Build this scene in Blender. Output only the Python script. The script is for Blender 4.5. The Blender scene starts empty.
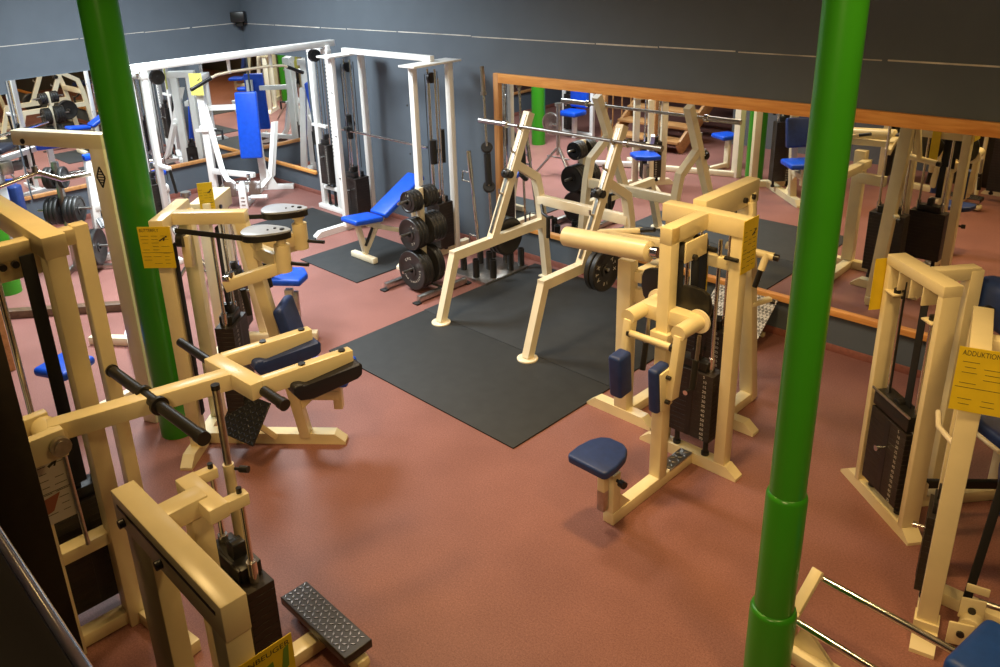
import bpy, bmesh, math, random
from mathutils import Vector, Matrix
random.seed(7)
COL = bpy.context.scene.collection
PI = math.pi
V3 = Vector

# ------------------------------------------------------------------ materials
MATS = {}
def mat(name, rgb, rough=0.5, metal=0.0, noise=0.0, nscale=30.0, bump=0.0, spec=0.5, coat=0.0):
    m = bpy.data.materials.new(name); m.use_nodes = True
    nt = m.node_tree; b = nt.nodes['Principled BSDF']
    b.inputs['Base Color'].default_value = (*rgb, 1)
    b.inputs['Roughness'].default_value = rough
    b.inputs['Metallic'].default_value = metal
    b.inputs['Specular IOR Level'].default_value = spec
    b.inputs['Coat Weight'].default_value = coat
    tc = nt.nodes.new('ShaderNodeTexCoord')
    if noise or bump:
        n = nt.nodes.new('ShaderNodeTexNoise'); n.inputs['Scale'].default_value = nscale
        n.inputs['Detail'].default_value = 6
        nt.links.new(tc.outputs['Object'], n.inputs['Vector'])
        if noise:
            r = nt.nodes.new('ShaderNodeValToRGB')
            lo = [c * (1 - noise) for c in rgb]; hi = [min(1, c * (1 + noise)) for c in rgb]
            r.color_ramp.elements[0].position = 0.3; r.color_ramp.elements[1].position = 0.7
            r.color_ramp.elements[0].color = (*lo, 1); r.color_ramp.elements[1].color = (*hi, 1)
            nt.links.new(n.outputs['Fac'], r.inputs['Fac'])
            nt.links.new(r.outputs['Color'], b.inputs['Base Color'])
        if bump:
            bp = nt.nodes.new('ShaderNodeBump'); bp.inputs['Strength'].default_value = bump
            bp.inputs['Distance'].default_value = 0.004
            nt.links.new(n.outputs['Fac'], bp.inputs['Height'])
            nt.links.new(bp.outputs['Normal'], b.inputs['Normal'])
    MATS[name] = m
    return m

CREAM = mat('cream_enamel', (0.82, 0.705, 0.425), 0.27, noise=0.05, nscale=6)
IVORY = mat('ivory_enamel', (0.86, 0.76, 0.55), 0.28, noise=0.05, nscale=6)
WHITE = mat('white_enamel', (0.90, 0.89, 0.85), 0.28, noise=0.03, nscale=6)
BLUE = mat('blue_vinyl', (0.004, 0.075, 0.60), 0.40, noise=0.1, nscale=20, bump=0.1)
DIMBLUE = mat('dimmed_blue_vinyl', (0.008, 0.055, 0.27), 0.45, noise=0.12, nscale=20, bump=0.1)  # blue vinyl with dim light put into its colour
NAVY = mat('navy_vinyl', (0.017, 0.040, 0.16), 0.45, noise=0.15, nscale=20, bump=0.1)
BLACKPAD = mat('black_vinyl', (0.012, 0.013, 0.022), 0.5, bump=0.1, nscale=40)
BLACK = mat('black_steel', (0.014, 0.013, 0.012), 0.35)
STACK = mat('stack_steel', (0.022, 0.016, 0.013), 0.45, noise=0.25, nscale=12)
BELT = mat('black_webbing', (0.008, 0.008, 0.009), 0.8)
RUBBER = mat('black_rubber', (0.011, 0.011, 0.011), 0.55)
IRON = mat('cast_iron', (0.018, 0.017, 0.016), 0.42, noise=0.2, nscale=25, bump=0.15)
CHROME = mat('chrome', (0.75, 0.73, 0.70), 0.14, metal=1.0)
STEEL = mat('brushed_steel', (0.50, 0.47, 0.43), 0.32, metal=1.0, noise=0.15, nscale=40)
GREYMETAL = mat('grey_disc', (0.36, 0.42, 0.54), 0.35, noise=0.05)
YELLOW = mat('yellow_paper', (0.80, 0.58, 0.015), 0.6, noise=0.06, nscale=12)
PALEYEL = mat('pale_yellow_paper', (0.86, 0.80, 0.18), 0.6)
PAPER = mat('white_paper', (0.62, 0.58, 0.50), 0.6)
INK = mat('ink', (0.035, 0.035, 0.02), 0.7)
GREENINK = mat('green_ink', (0.16, 0.30, 0.03), 0.7)
REDINK = mat('red_print', (0.35, 0.12, 0.07), 0.7)
LETTER = mat('white_lettering', (0.75, 0.72, 0.62), 0.6)
GREEN = mat('green_gloss_paint', (0.035, 0.25, 0.010), 0.28, noise=0.05, nscale=3, bump=0.03)
DARKWOOD = mat('dark_brown_post', (0.020, 0.014, 0.007), 0.6, noise=0.2, nscale=20)
GLOSSBLACK = mat('gloss_black_panel', (0.006, 0.005, 0.004), 0.55, spec=0.15)
MAT_R = mat('rubber_mat', (0.026, 0.028, 0.029), 0.68, noise=0.12, nscale=9, bump=0.05, spec=0.4)
BROWNPLATE = mat('brown_gloss', (0.10, 0.06, 0.045), 0.18)

def wood(name, a, b, scale=(1.2, 14, 14), rough=0.45):
    m = bpy.data.materials.new(name); m.use_nodes = True; nt = m.node_tree
    bs = nt.nodes['Principled BSDF']; bs.inputs['Roughness'].default_value = rough
    tc = nt.nodes.new('ShaderNodeTexCoord'); mp = nt.nodes.new('ShaderNodeMapping')
    mp.inputs['Scale'].default_value = scale
    n = nt.nodes.new('ShaderNodeTexNoise'); n.inputs['Scale'].default_value = 2.2; n.inputs['Detail'].default_value = 8
    n.inputs['Distortion'].default_value = 0.8
    r = nt.nodes.new('ShaderNodeValToRGB')
    r.color_ramp.elements[0].position = 0.32; r.color_ramp.elements[0].color = (*a, 1)
    r.color_ramp.elements[1].position = 0.68; r.color_ramp.elements[1].color = (*b, 1)
    nt.links.new(tc.outputs['Object'], mp.inputs['Vector']); nt.links.new(mp.outputs['Vector'], n.inputs['Vector'])
    nt.links.new(n.outputs['Fac'], r.inputs['Fac']); nt.links.new(r.outputs['Color'], bs.inputs['Base Color'])
    return m
PINE = wood('pine_frame', (0.62, 0.24, 0.05), (0.80, 0.38, 0.10))
PINE_V = wood('pine_frame_upright', (0.44, 0.19, 0.06), (0.58, 0.29, 0.10), (14, 14, 1.2))
STAIRWOOD = wood('stair_wood', (0.36, 0.17, 0.06), (0.52, 0.27, 0.10))

STAIRDARK = wood('dark_stair_wood', (0.10, 0.055, 0.03), (0.16, 0.09, 0.05))

def floor_mat():
    m = bpy.data.materials.new('red_brown_linoleum'); m.use_nodes = True; nt = m.node_tree
    bs = nt.nodes['Principled BSDF']; bs.inputs['Roughness'].default_value = 0.46
    bs.inputs['Specular IOR Level'].default_value = 0.35
    tc = nt.nodes.new('ShaderNodeTexCoord')
    n1 = nt.nodes.new('ShaderNodeTexNoise'); n1.inputs['Scale'].default_value = 95; n1.inputs['Detail'].default_value = 8
    n2 = nt.nodes.new('ShaderNodeTexNoise'); n2.inputs['Scale'].default_value = 1.6; n2.inputs['Detail'].default_value = 4
    n3 = nt.nodes.new('ShaderNodeTexNoise'); n3.inputs['Scale'].default_value = 190; n3.inputs['Detail'].default_value = 2
    for n in (n1, n2, n3): nt.links.new(tc.outputs['Object'], n.inputs['Vector'])
    r1 = nt.nodes.new('ShaderNodeValToRGB')
    r1.color_ramp.elements[0].position = 0.30; r1.color_ramp.elements[0].color = (0.232, 0.097, 0.079, 1)
    r1.color_ramp.elements[1].position = 0.70; r1.color_ramp.elements[1].color = (0.318, 0.147, 0.123, 1)
    r2 = nt.nodes.new('ShaderNodeValToRGB')
    r2.color_ramp.elements[0].position = 0.35; r2.color_ramp.elements[0].color = (0.86, 0.84, 0.83, 1)
    r2.color_ramp.elements[1].position = 0.65; r2.color_ramp.elements[1].color = (1.06, 1.06, 1.06, 1)
    r3 = nt.nodes.new('ShaderNodeValToRGB')
    r3.color_ramp.elements[0].position = 0.35; r3.color_ramp.elements[0].color = (0.84, 0.82, 0.82, 1)
    r3.color_ramp.elements[1].position = 0.60; r3.color_ramp.elements[1].color = (1.05, 1.05, 1.05, 1)
    nt.links.new(n1.outputs['Fac'], r1.inputs['Fac']); nt.links.new(n2.outputs['Fac'], r2.inputs['Fac'])
    nt.links.new(n3.outputs['Fac'], r3.inputs['Fac'])
    x1 = nt.nodes.new('ShaderNodeMixRGB'); x1.blend_type = 'MULTIPLY'; x1.inputs['Fac'].default_value = 1
    x2 = nt.nodes.new('ShaderNodeMixRGB'); x2.blend_type = 'MULTIPLY'; x2.inputs['Fac'].default_value = 1
    nt.links.new(r1.outputs['Color'], x1.inputs['Color1']); nt.links.new(r2.outputs['Color'], x1.inputs['Color2'])
    nt.links.new(x1.outputs['Color'], x2.inputs['Color1']); nt.links.new(r3.outputs['Color'], x2.inputs['Color2'])
    nt.links.new(x2.outputs['Color'], bs.inputs['Base Color'])
    return m
FLOOR = floor_mat()
WALL = mat('grey_wall_paint', (0.092, 0.112, 0.134), 0.75, noise=0.04, nscale=4, bump=0.08)
BASEB = mat('baseboard_linoleum', (0.26, 0.095, 0.07), 0.5, noise=0.15, nscale=30)
CEIL = mat('ceiling_paint', (0.45, 0.43, 0.40), 0.8, noise=0.03)
FARWALL = mat('far_wall_paint', (0.13, 0.13, 0.13), 0.8, noise=0.05)
MIRROR = mat('mirror_glass', (0.90, 0.91, 0.90), 0.0, metal=1.0)
CRACK = mat('pale_plaster_line', (0.55, 0.52, 0.46), 0.8, noise=0.35, nscale=6)

def tread_mat(name, rgb, rough, metal):
    m = bpy.data.materials.new(name); m.use_nodes = True; nt = m.node_tree
    bs = nt.nodes['Principled BSDF']; bs.inputs['Base Color'].default_value = (*rgb, 1)
    bs.inputs['Roughness'].default_value = rough; bs.inputs['Metallic'].default_value = metal
    return m
TREAD = tread_mat('tread_plate', (0.06, 0.06, 0.065), 0.35, 0.6)
TREADDARK = tread_mat('dark_tread_plate', (0.03, 0.03, 0.03), 0.4, 0.3)
TREADLIGHT = tread_mat('light_tread_plate', (0.30, 0.28, 0.24), 0.55, 0.25)
PATTERN = mat('glinting_tread_ridges', (0.42, 0.42, 0.44), 0.25, metal=1.0)  # ridges lighter than the plate, their bright glints put into the colour
def chequer(m, lo, hi, scale):
    nt = m.node_tree; bs = nt.nodes['Principled BSDF']
    tc = nt.nodes.new('ShaderNodeTexCoord'); mp = nt.nodes.new('ShaderNodeMapping'); mp.inputs['Rotation'].default_value = (0, 0, math.radians(45))
    ck = nt.nodes.new('ShaderNodeTexChecker'); ck.inputs['Scale'].default_value = scale
    ck.inputs['Color1'].default_value = (*lo, 1); ck.inputs['Color2'].default_value = (*hi, 1)
    nt.links.new(tc.outputs['Object'], mp.inputs['Vector']); nt.links.new(mp.outputs['Vector'], ck.inputs['Vector'])
    nt.links.new(ck.outputs['Color'], bs.inputs['Base Color'])
chequer(TREADLIGHT, (0.16, 0.15, 0.13), (0.55, 0.52, 0.46), 46)

# ------------------------------------------------------------------ mesh builder
def rotz(d):
    return Matrix.Rotation(math.radians(d), 4, 'Z')

_J = [0]
class B:
    """collects shapes into one mesh; coordinates are those of the thing (world or local)"""
    def __init__(self): self.bm = bmesh.new()
    def _bev(self, verts, off, seg=2):
        if off <= 0: return
        es = set()
        for v in verts:
            for e in v.link_edges: es.add(e)
        bmesh.ops.bevel(self.bm, geom=list(es), offset=off, segments=seg, profile=0.5, affect='EDGES', clamp_overlap=True)
    def hexa(self, pts, bev=0.004, seg=2):
        vs = [self.bm.verts.new(p) for p in pts]
        for f in ((0,3,2,1),(4,5,6,7),(0,1,5,4),(1,2,6,5),(2,3,7,6),(3,0,4,7)):
            self.bm.faces.new([vs[i] for i in f])
        self._bev(vs, bev, seg); return self
    def box(self, c, s, ax=None, bev=0.004, seg=2):
        c = V3(c); X, Y, Z = ax if ax else (V3((1,0,0)), V3((0,1,0)), V3((0,0,1)))
        X, Y, Z = V3(X).normalized(), V3(Y).normalized(), V3(Z).normalized()
        hx, hy, hz = X*s[0]/2, Y*s[1]/2, Z*s[2]/2
        return self.hexa([c-hx-hy-hz, c+hx-hy-hz, c+hx+hy-hz, c-hx+hy-hz, c-hx-hy+hz, c+hx-hy+hz, c+hx+hy+hz, c-hx+hy+hz], bev, seg)
    def bar(self, p, q, w=0.07, h=None, up=(0,0,1), ext=0.0, bev=0.005):
        p, q = V3(p), V3(q); h = w if h is None else h
        _J[0] += 1; j = (_J[0] % 9)*0.0005
        if w > .03 and h > .03: w -= j; h -= j
        d = (q-p).normalized(); up = V3(up)
        if abs(d.dot(up.normalized())) > 0.97: up = V3((0,1,0)) if abs(d.z) > 0.7 else V3((0,0,1))
        s = d.cross(up).normalized(); u = s.cross(d).normalized()
        c = (p+q)/2
        return self.box(c, ((q-p).length+2*ext, w, h), (d, s, u), bev)
    def sweep(self, pts, w, h, n, bev=0.0):
        """rectangular tube through pts lying in a plane with normal n; w across the plane, h in the plane; mitred"""
        pts = [V3(p) for p in pts]; n = V3(n).normalized(); rings = []
        for i, p in enumerate(pts):
            d0 = (pts[i]-pts[i-1]).normalized() if i else None
            d1 = (pts[i+1]-pts[i]).normalized() if i < len(pts)-1 else None
            if d0 is None: t, k = d1, 1.0
            elif d1 is None: t, k = d0, 1.0
            else:
                t = (d0+d1).normalized(); k = 1/max(0.35, t.dot(d1))
            m = n.cross(t).normalized()*k
            rings.append([self.bm.verts.new(p+m*sy*h/2+n*sx*w/2) for sx, sy in ((-1,-1),(1,-1),(1,1),(-1,1))])
        for a, b in zip(rings, rings[1:]):
            for i in range(4):
                j = (i+1) % 4; self.bm.faces.new([a[i], a[j], b[j], b[i]])
        self.bm.faces.new(rings[0][::-1]); self.bm.faces.new(rings[-1]); 
        return self
    def rod(self, p, q, r, seg=14, r2=None):
        p, q = V3(p), V3(q); d = (q-p).normalized(); r2 = r if r2 is None else r2
        a = d.orthogonal().normalized(); b = d.cross(a)
        A = [self.bm.verts.new(p+(a*math.cos(2*PI*i/seg)+b*math.sin(2*PI*i/seg))*r) for i in range(seg)]
        Bq = [self.bm.verts.new(q+(a*math.cos(2*PI*i/seg)+b*math.sin(2*PI*i/seg))*r2) for i in range(seg)]
        for i in range(seg):
            j = (i+1) % seg; self.bm.faces.new([A[i], A[j], Bq[j], Bq[i]])
        self.bm.faces.new(A[::-1]); self.bm.faces.new(Bq); return self
    def pipe(self, pts, r, seg=12):
        pts = [V3(p) for p in pts]; rings = []; a = None
        for i, p in enumerate(pts):
            d0 = (pts[i]-pts[i-1]).normalized() if i else None
            d1 = (pts[i+1]-pts[i]).normalized() if i < len(pts)-1 else None
            t = d1 if d0 is None else d0 if d1 is None else (d0+d1).normalized()
            a = t.orthogonal().normalized() if a is None else (a-t*a.dot(t)).normalized()
            b = t.cross(a)
            rings.append([self.bm.verts.new(p+(a*math.cos(2*PI*k/seg)+b*math.sin(2*PI*k/seg))*r) for k in range(seg)])
        for A, C in zip(rings, rings[1:]):
            for k in range(seg):
                j = (k+1) % seg; self.bm.faces.new([A[k], A[j], C[j], C[k]])
        self.bm.faces.new(rings[0][::-1]); self.bm.faces.new(rings[-1]); return self
    def lathe(self, prof, o, ax, seg=36):
        """profile [(radius, along axis)]"""
        o = V3(o); d = V3(ax).normalized(); a = d.orthogonal().normalized(); b = d.cross(a); rings = []
        for r, t in prof:
            rings.append([self.bm.verts.new(o+d*t+(a*math.cos(2*PI*i/seg)+b*math.sin(2*PI*i/seg))*max(r, 1e-4)) for i in range(seg)])
        for A, C in zip(rings, rings[1:]):
            for i in range(seg):
                j = (i+1) % seg; self.bm.faces.new([A[i], A[j], C[j], C[i]])
        self.bm.faces.new(rings[0][::-1]); self.bm.faces.new(rings[-1]); return self
    def prism(self, poly, o, ax, ay, th, bev=0.0, seg=2):
        o = V3(o); ax = V3(ax).normalized(); ay = V3(ay).normalized(); n = ax.cross(ay).normalized()
        A = [self.bm.verts.new(o+ax*x+ay*y-n*th/2) for x, y in poly]
        C = [self.bm.verts.new(o+ax*x+ay*y+n*th/2) for x, y in poly]
        k = len(poly)
        self.bm.faces.new(A[::-1]); self.bm.faces.new(C)
        for i in range(k):
            j = (i+1) % k; self.bm.faces.new([A[i], A[j], C[j], C[i]])
        self._bev(A+C, bev, seg) if bev else None
        return self
    def pad(self, c, s, ax=None, r=0.02):
        return self.box(c, s, ax, bev=r, seg=4)

class Thing:
    def __init__(self, name, label, cat, loc=(0,0,0), rz=0.0, group=None, local=False):
        o = bpy.data.objects.new(name, None); COL.objects.link(o)
        o.empty_display_size = 0.1
        self.M = Matrix.Translation(V3(loc)) @ rotz(rz)
        o.matrix_world = self.M
        o['label'] = label; o['category'] = cat
        if group: o['group'] = group
        self.o = o; self.inv = Matrix.Identity(4) if local else self.M.inverted()
    def part(self, name, m, b, parent=None, label=None, stuff=False):
        ob = mesh_obj(name, m, b, self.inv)
        ob.parent = parent or self.o
        if label: ob['label'] = label
        if stuff: ob['kind'] = 'stuff'
        return ob

def finish(bm):
    bmesh.ops.recalc_face_normals(bm, faces=bm.faces[:])
    for f in bm.faces: f.smooth = True
    for e in bm.edges:
        if len(e.link_faces) == 2 and e.calc_face_angle(0) > math.radians(38): e.smooth = False
def mesh_obj(name, m, b, inv=None):
    bm = b.bm
    if inv is not None: bm.transform(inv)
    finish(bm)
    me = bpy.data.meshes.new(name); bm.to_mesh(me); bm.free()
    me.materials.append(m)
    ob = bpy.data.objects.new(name, me); COL.objects.link(ob); return ob
def single(name, m, b, label, cat, group=None, loc=(0,0,0)):
    ob = mesh_obj(name, m, b, Matrix.Translation(V3(loc)).inverted()); ob.location = loc
    ob['label'] = label; ob['category'] = cat
    if group: ob['group'] = group
    return ob
def struct(name, m, b, parent=None):
    ob = mesh_obj(name, m, b)
    if parent: ob.parent = parent
    else: ob['kind'] = 'structure'
    return ob

def text_b(s, o, ax, ay, size, align='LEFT', lift=0.0, width=None):
    """flat lettering with its baseline origin at o, running along ax"""
    cu = bpy.data.curves.new('t', 'FONT'); cu.body = s; cu.size = 1.0; cu.align_x = align
    cu.space_line = 1.0
    ob = bpy.data.objects.new('t', cu); COL.objects.link(ob)
    dg = bpy.context.evaluated_depsgraph_get(); dg.update()
    me = bpy.data.meshes.new_from_object(ob.evaluated_get(dg))
    bpy.data.objects.remove(ob)
    b = B(); b.bm.from_mesh(me); bpy.data.meshes.remove(me)
    ax = V3(ax).normalized(); ay = V3(ay).normalized(); n = ax.cross(ay).normalized(); o = V3(o)
    sx = size
    if width:
        xs = [v.co.x for v in b.bm.verts]
        sx = width/max(1e-4, max(xs)-min(xs))
    for v in b.bm.verts:
        x, y = v.co.x, v.co.y
        v.co = o+ax*x*sx+ay*y*size+n*lift
    return b

# ------------------------------------------------------------------ room
XL, YB = -10.80, 6.05
XR, YF, ZC = 2.6, -5.0, 4.3
struct('floor', FLOOR, B().box(((XL+XR)/2, (YB+YF)/2, -0.05), (XR-XL+0.4, YB-YF+0.4, 0.1), bev=0))
struct('wall_back', WALL, B().box(((XL+XR)/2, YB+0.1, ZC/2), (XR-XL+0.4, 0.2, ZC), bev=0))
struct('wall_left', WALL, B().box((XL-0.1, (YB+YF)/2, ZC/2), (0.2, YB-YF+0.4, ZC), bev=0))
struct('wall_right', FARWALL, B().box((XR+0.1, (YB+YF)/2, ZC/2), (0.2, YB-YF+0.4, ZC), bev=0))
struct('wall_front', FARWALL, B().box(((XL+XR)/2, YF-0.1, ZC/2), (XR-XL+0.4, 0.2, ZC), bev=0))
struct('ceiling', CEIL, B().box(((XL+XR)/2, (YB+YF)/2, ZC+0.05), (XR-XL+0.4, YB-YF+0.4, 0.1), bev=0))
struct('baseboard_back', BASEB, B().box(((XL+XR)/2, YB-0.006, 0.03), (XR-XL, 0.012, 0.06), bev=0.002))
struct('baseboard_left', BASEB, B().box((XL+0.006, (YB+YF)/2, 0.035), (0.012, YB-YF, 0.07), bev=0.002))
b = B()
x = XL
while x < XR:
    L = random.uniform(0.5, 1.6); b.box((x+L/2, YB-0.001, 2.262+random.uniform(-.004,.004)), (L*random.uniform(.96,1), 0.004, random.uniform(.007,.014)), bev=0); x += L
struct('trim_back', CRACK, b)
b = B(); y = YF
while y < YB:
    L = random.uniform(0.5, 1.4); b.box((XL+0.001, y+L/2, 2.272+random.uniform(-.004,.004)), (0.004, L*random.uniform(.95,1), random.uniform(.006,.012)), bev=0); y += L
struct('trim_left', CRACK, b)

# mirrors ------------------------------------------------------------
t = Thing('wall_mirror', 'long wall mirror in a pine frame on the right-hand wall behind the squat rack', 'mirror', (-2.9, YB, 0.3))
x0, x1, z0, z1 = -5.82, 2.4, 0.315, 1.915
t.part('mirror_glass', MIRROR, B().box(((x0+x1)/2, YB-0.008, (z0+z1)/2), (x1-x0, 0.012, z1-z0), bev=0))
t.part('top_rail', PINE, B().box(((x0+x1)/2, YB-0.022, z1-0.045), (x1-x0, 0.04, 0.095), bev=0.004))
t.part('bottom_rail', PINE, B().box(((x0+x1)/2, YB-0.022, z0+0.022), (x1-x0, 0.045, 0.048), bev=0.004))
t.part('side_rail', PINE_V, B().box((x0+0.03, YB-0.022, (z0+z1)/2), (0.07, 0.042, z1-z0), bev=0.004))
t = Thing('wall_mirror', 'small wall mirror right of the room corner, above a thin pine ledge', 'mirror', (-10.0, YB, 0.3))
t.part('mirror_glass', MIRROR, B().box((-10.02, YB-0.008, 1.10), (1.52, 0.012, 1.54), bev=0))
t.part('bottom_rail', PINE, B().box((-10.02, YB-0.022, 0.315), (1.52, 0.04, 0.04), bev=0.004))
t = Thing('wall_mirror', 'tall mirror on the left-hand wall, reaching the room corner', 'mirror', (XL, 4.4, 0.45))
t.part('mirror_glass', MIRROR, B().box((XL+0.008, 4.42, 1.17), (0.012, 3.2, 1.42), bev=0))
t.part('bottom_rail', PINE_V, B().box((XL+0.022, 4.42, 0.445), (0.04, 3.2, 0.045), bev=0.004))
t = Thing('wall_mirror', 'lower mirror on the left-hand wall at the left edge of the photo', 'mirror', (XL, 1.0, 0.45))
t.part('mirror_glass', MIRROR, B().box((XL+0.008, 1.2, 1.10), (0.012, 3.2, 1.26), bev=0))
t.part('bottom_rail', PINE_V, B().box((XL+0.022, 1.2, 0.445), (0.04, 3.2, 0.045), bev=0.004))

# rubber mats ----------------------------------------------------------
def floor_mat_thing(x0, x1, y0, y1, label, z=0.012):
    single('rubber_mat', MAT_R, B().box(((x0+x1)/2, (y0+y1)/2, z/2), (x1-x0, y1-y0, z), bev=0.003), label, 'mat', 'black rubber floor mats', ((x0+x1)/2, (y0+y1)/2, 0))
floor_mat_thing(-5.235, -3.145, 3.345, 4.417, 'black rubber mat nearest the camera, in front of the squat rack')
floor_mat_thing(-5.245, -3.165, 4.422, 5.965, 'black rubber mat under the squat rack, reaching the mirror wall')
floor_mat_thing(-7.28, -6.26, 4.415, 5.45, 'black rubber mat under the blue incline bench')
floor_mat_thing(-8.80, -7.72, 4.40, 5.61, 'black rubber mat left of the smith machine, near the room corner')

# columns ----------------------------------------------------------------
def column(x, y, r, label, collar=None, r2=None, r3=None):
    prof = [(r, 0), (r, ZC)] if not collar else [(r3, 0), (r3, .43), (r3-.004, .445), (r3-.013, .452), (r2, .452), (r2, collar-0.02), (r2-0.004, collar-0.006), (r2-0.012, collar), (r, collar), (r, ZC)]
    single('support_column', GREEN, B().lathe(prof, (x, y, 0), (0,0,1), 48), label, 'column', 'green support columns', (x, y, 0))
column(-5.03, 1.90, 0.113, 'green round column at the left, beside the yellow-signed butterfly machine')
column(-1.11, 2.76, 0.069, 'green round column at the right, with two thicker lower sleeves', 1.03, 0.079, .094)
column(-8.84, 1.90, 0.113, 'green round column farthest left, seen between the squat machine uprights')

# speaker ----------------------------------------------------------------
t = Thing('wall_speaker', 'small black loudspeaker high in the room corner', 'speaker', (-10.68, 5.93, 2.25))
ax = (V3((1,1,0)), V3((1,-1,0)), V3((0,0,1)))
t.part('speaker_case', BLACK, B().box((-10.69, 5.94, 2.36), (0.20, 0.13, 0.14), ax, bev=0.012))
t.part('bracket', BLACK, B().box((-10.72, 5.97, 2.265), (0.10, 0.09, 0.07), ax))

# ------------------------------------------------------------------ shared machine parts
def sign(T, name, c, ax, ay, w, h, m, text=None, tcol=INK, tsize=None, twidth=None, figure=True, label=None):
    c = V3(c); ax = V3(ax).normalized(); ay = V3(ay).normalized(); n = ax.cross(ay)
    p = T.part(name, m, B().box(c, (w, h, 0.003), (ax, ay, n), bev=0), label=label)
    if text:
        T.part('lettering', tcol, text_b(text, c-ax*w*0.45+ay*(h*0.38), ax, ay, tsize or h*0.11, lift=0.0025, width=twidth or w*0.8), p)
    if figure:
        b = B(); rnd = random.Random(int(abs(c.x*100)))
        for i in range(9):
            y = 0.28-i*0.083
            for k in range(3):
                L = w*rnd.uniform(.14, .26)
                xx = -0.32*w+k*0.3*w
                if rnd.random() < .8: b.box(c+ax*xx+ay*(y*h)+n*0.002, (L, h*0.006, 0.001), (ax, ay, n), bev=0)
        b.box(c-ay*h*.12+n*0.002, (w*.94, h*.006, .001), (ax, ay, n), bev=0)
        b.box(c+ax*w*.2+ay*h*.2+n*0.002, (w*.2, h*.03, .001), (ax+ay*.6, ay-ax*.6, n), bev=0)
        b.rod(c+ax*w*.34+ay*h*.26+n*0.0015, c+ax*w*.34+ay*h*.26+n*0.0025, h*.022)
        b.box(c+ax*w*.27+ay*h*.21+n*0.002, (w*.04, h*.1, .001), (ax-ay*.4, ay+ax*.4, n), bev=0)
        T.part('diagram', tcol, b, p)
    return p

def weight_stack(T, c, du, w, d, z0, z1, ztop, pin=0.7, nums=1, selector=True, m=STACK, gr=0.011, sep=None, blk=True):
    """c: centre on the floor (thing coords), du: unit vector across the face; w across, d deep"""
    c = V3(c); du = V3(du).normalized(); dn = V3((0,0,1)).cross(du).normalized()   # dn: away from the face
    b = B(); n = max(6, int(round((z1-z0)/0.032))); hh = (z1-z0)/n
    for i in range(n):
        b.box(c+V3((0,0,z0+hh*(i+.5))), (w, d, hh-0.0016), (du, dn, V3((0,0,1))), bev=0.0012, seg=1)
    b.box(c+V3((0,0,(z0+z1)/2)), (w*.985, d*.97, z1-z0-.004), (du, dn, V3((0,0,1))), bev=0)
    st = T.part('weight_stack', m, b)
    f = c-dn*(d/2+0.001)
    if nums:
        bt = B()
        lines = [str(5*(i+1)) for i in range(n)]
        for i, s in enumerate(lines):
            tb = text_b(s, f+du*(w*.28)*nums+V3((0,0,z1-hh*(i+.78))), du, (0,0,1), hh*.80, lift=0.0)
            me = bpy.data.meshes.new('q'); tb.bm.to_mesh(me); tb.bm.free(); bt.bm.from_mesh(me); bpy.data.meshes.remove(me)
        for v in bt.bm.verts: v.co -= dn*0.001
        T.part('weight_numbers', LETTER, bt, st)
    b = B().box(c-dn*(d/2+.0005)+V3((0,0,(z0+z1)/2)), (w*.12, .002, z1-z0-.02), (du, dn, V3((0,0,1))), bev=0)
    T.part('pin_slot', BLACK, b, st)
    zp = z0+(z1-z0)*pin
    T.part('selector_pin', CHROME, B().rod(f+V3((0,0,zp)), f-dn*0.03+V3((0,0,zp)), 0.008).rod(f-dn*0.03+V3((0,0,zp)), f-dn*0.05+V3((0,0,zp)), 0.016), st)
    if blk:
        T.part('top_block', BLACK, B().box(c+V3((0,0,z1+.03)), (w*.62, d*.7, .06), (du, dn, V3((0,0,1))), bev=.004).rod(c-dn*d*.2+V3((0,0,z1+.1)), c+dn*d*.2+V3((0,0,z1+.1)), .026).box(c+V3((0,0,z1+.08)), (.05, d*.5, .08), (du, dn, V3((0,0,1)))), st)
    s = sep or w*.33
    for k in (-1, 1):
        T.part('guide_rod', CHROME, B().rod(c+du*s*k+V3((0,0,.07)), c+du*s*k+V3((0,0,ztop)), gr).rod(c+du*s*k+V3((0,0,z1)), c+du*s*k+V3((0,0,z1+.09)), .019))
        T.part('rubber_bumper', RUBBER, B().rod(c+du*s*k+V3((0,0,.078)), c+du*s*k+V3((0,0,z0)), .016).rod(c+du*s*k+V3((0,0,.078)), c+du*s*k+V3((0,0,.10)), .024))
    return st

def foot_beam(p, q, w=.08, h=.075, ch=.07):
    """floor crossbar with chamfered ends"""
    p, q = V3(p), V3(q); d = (q-p).normalized(); L = (q-p).length; n = V3((0,0,1))
    b = B(); s = d.cross(n)
    b.prism([(0, 0), (L, 0), (L, h*.25), (L-ch, h), (ch, h), (0, h*.25)], p, d, n, w)
    return b

def knob(p, d, r=.02, L=.05):
    p = V3(p); d = V3(d).normalized()
    return B().rod(p, p+d*L*.5, r*.45).rod(p+d*L*.4, p+d*L, r)

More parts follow.
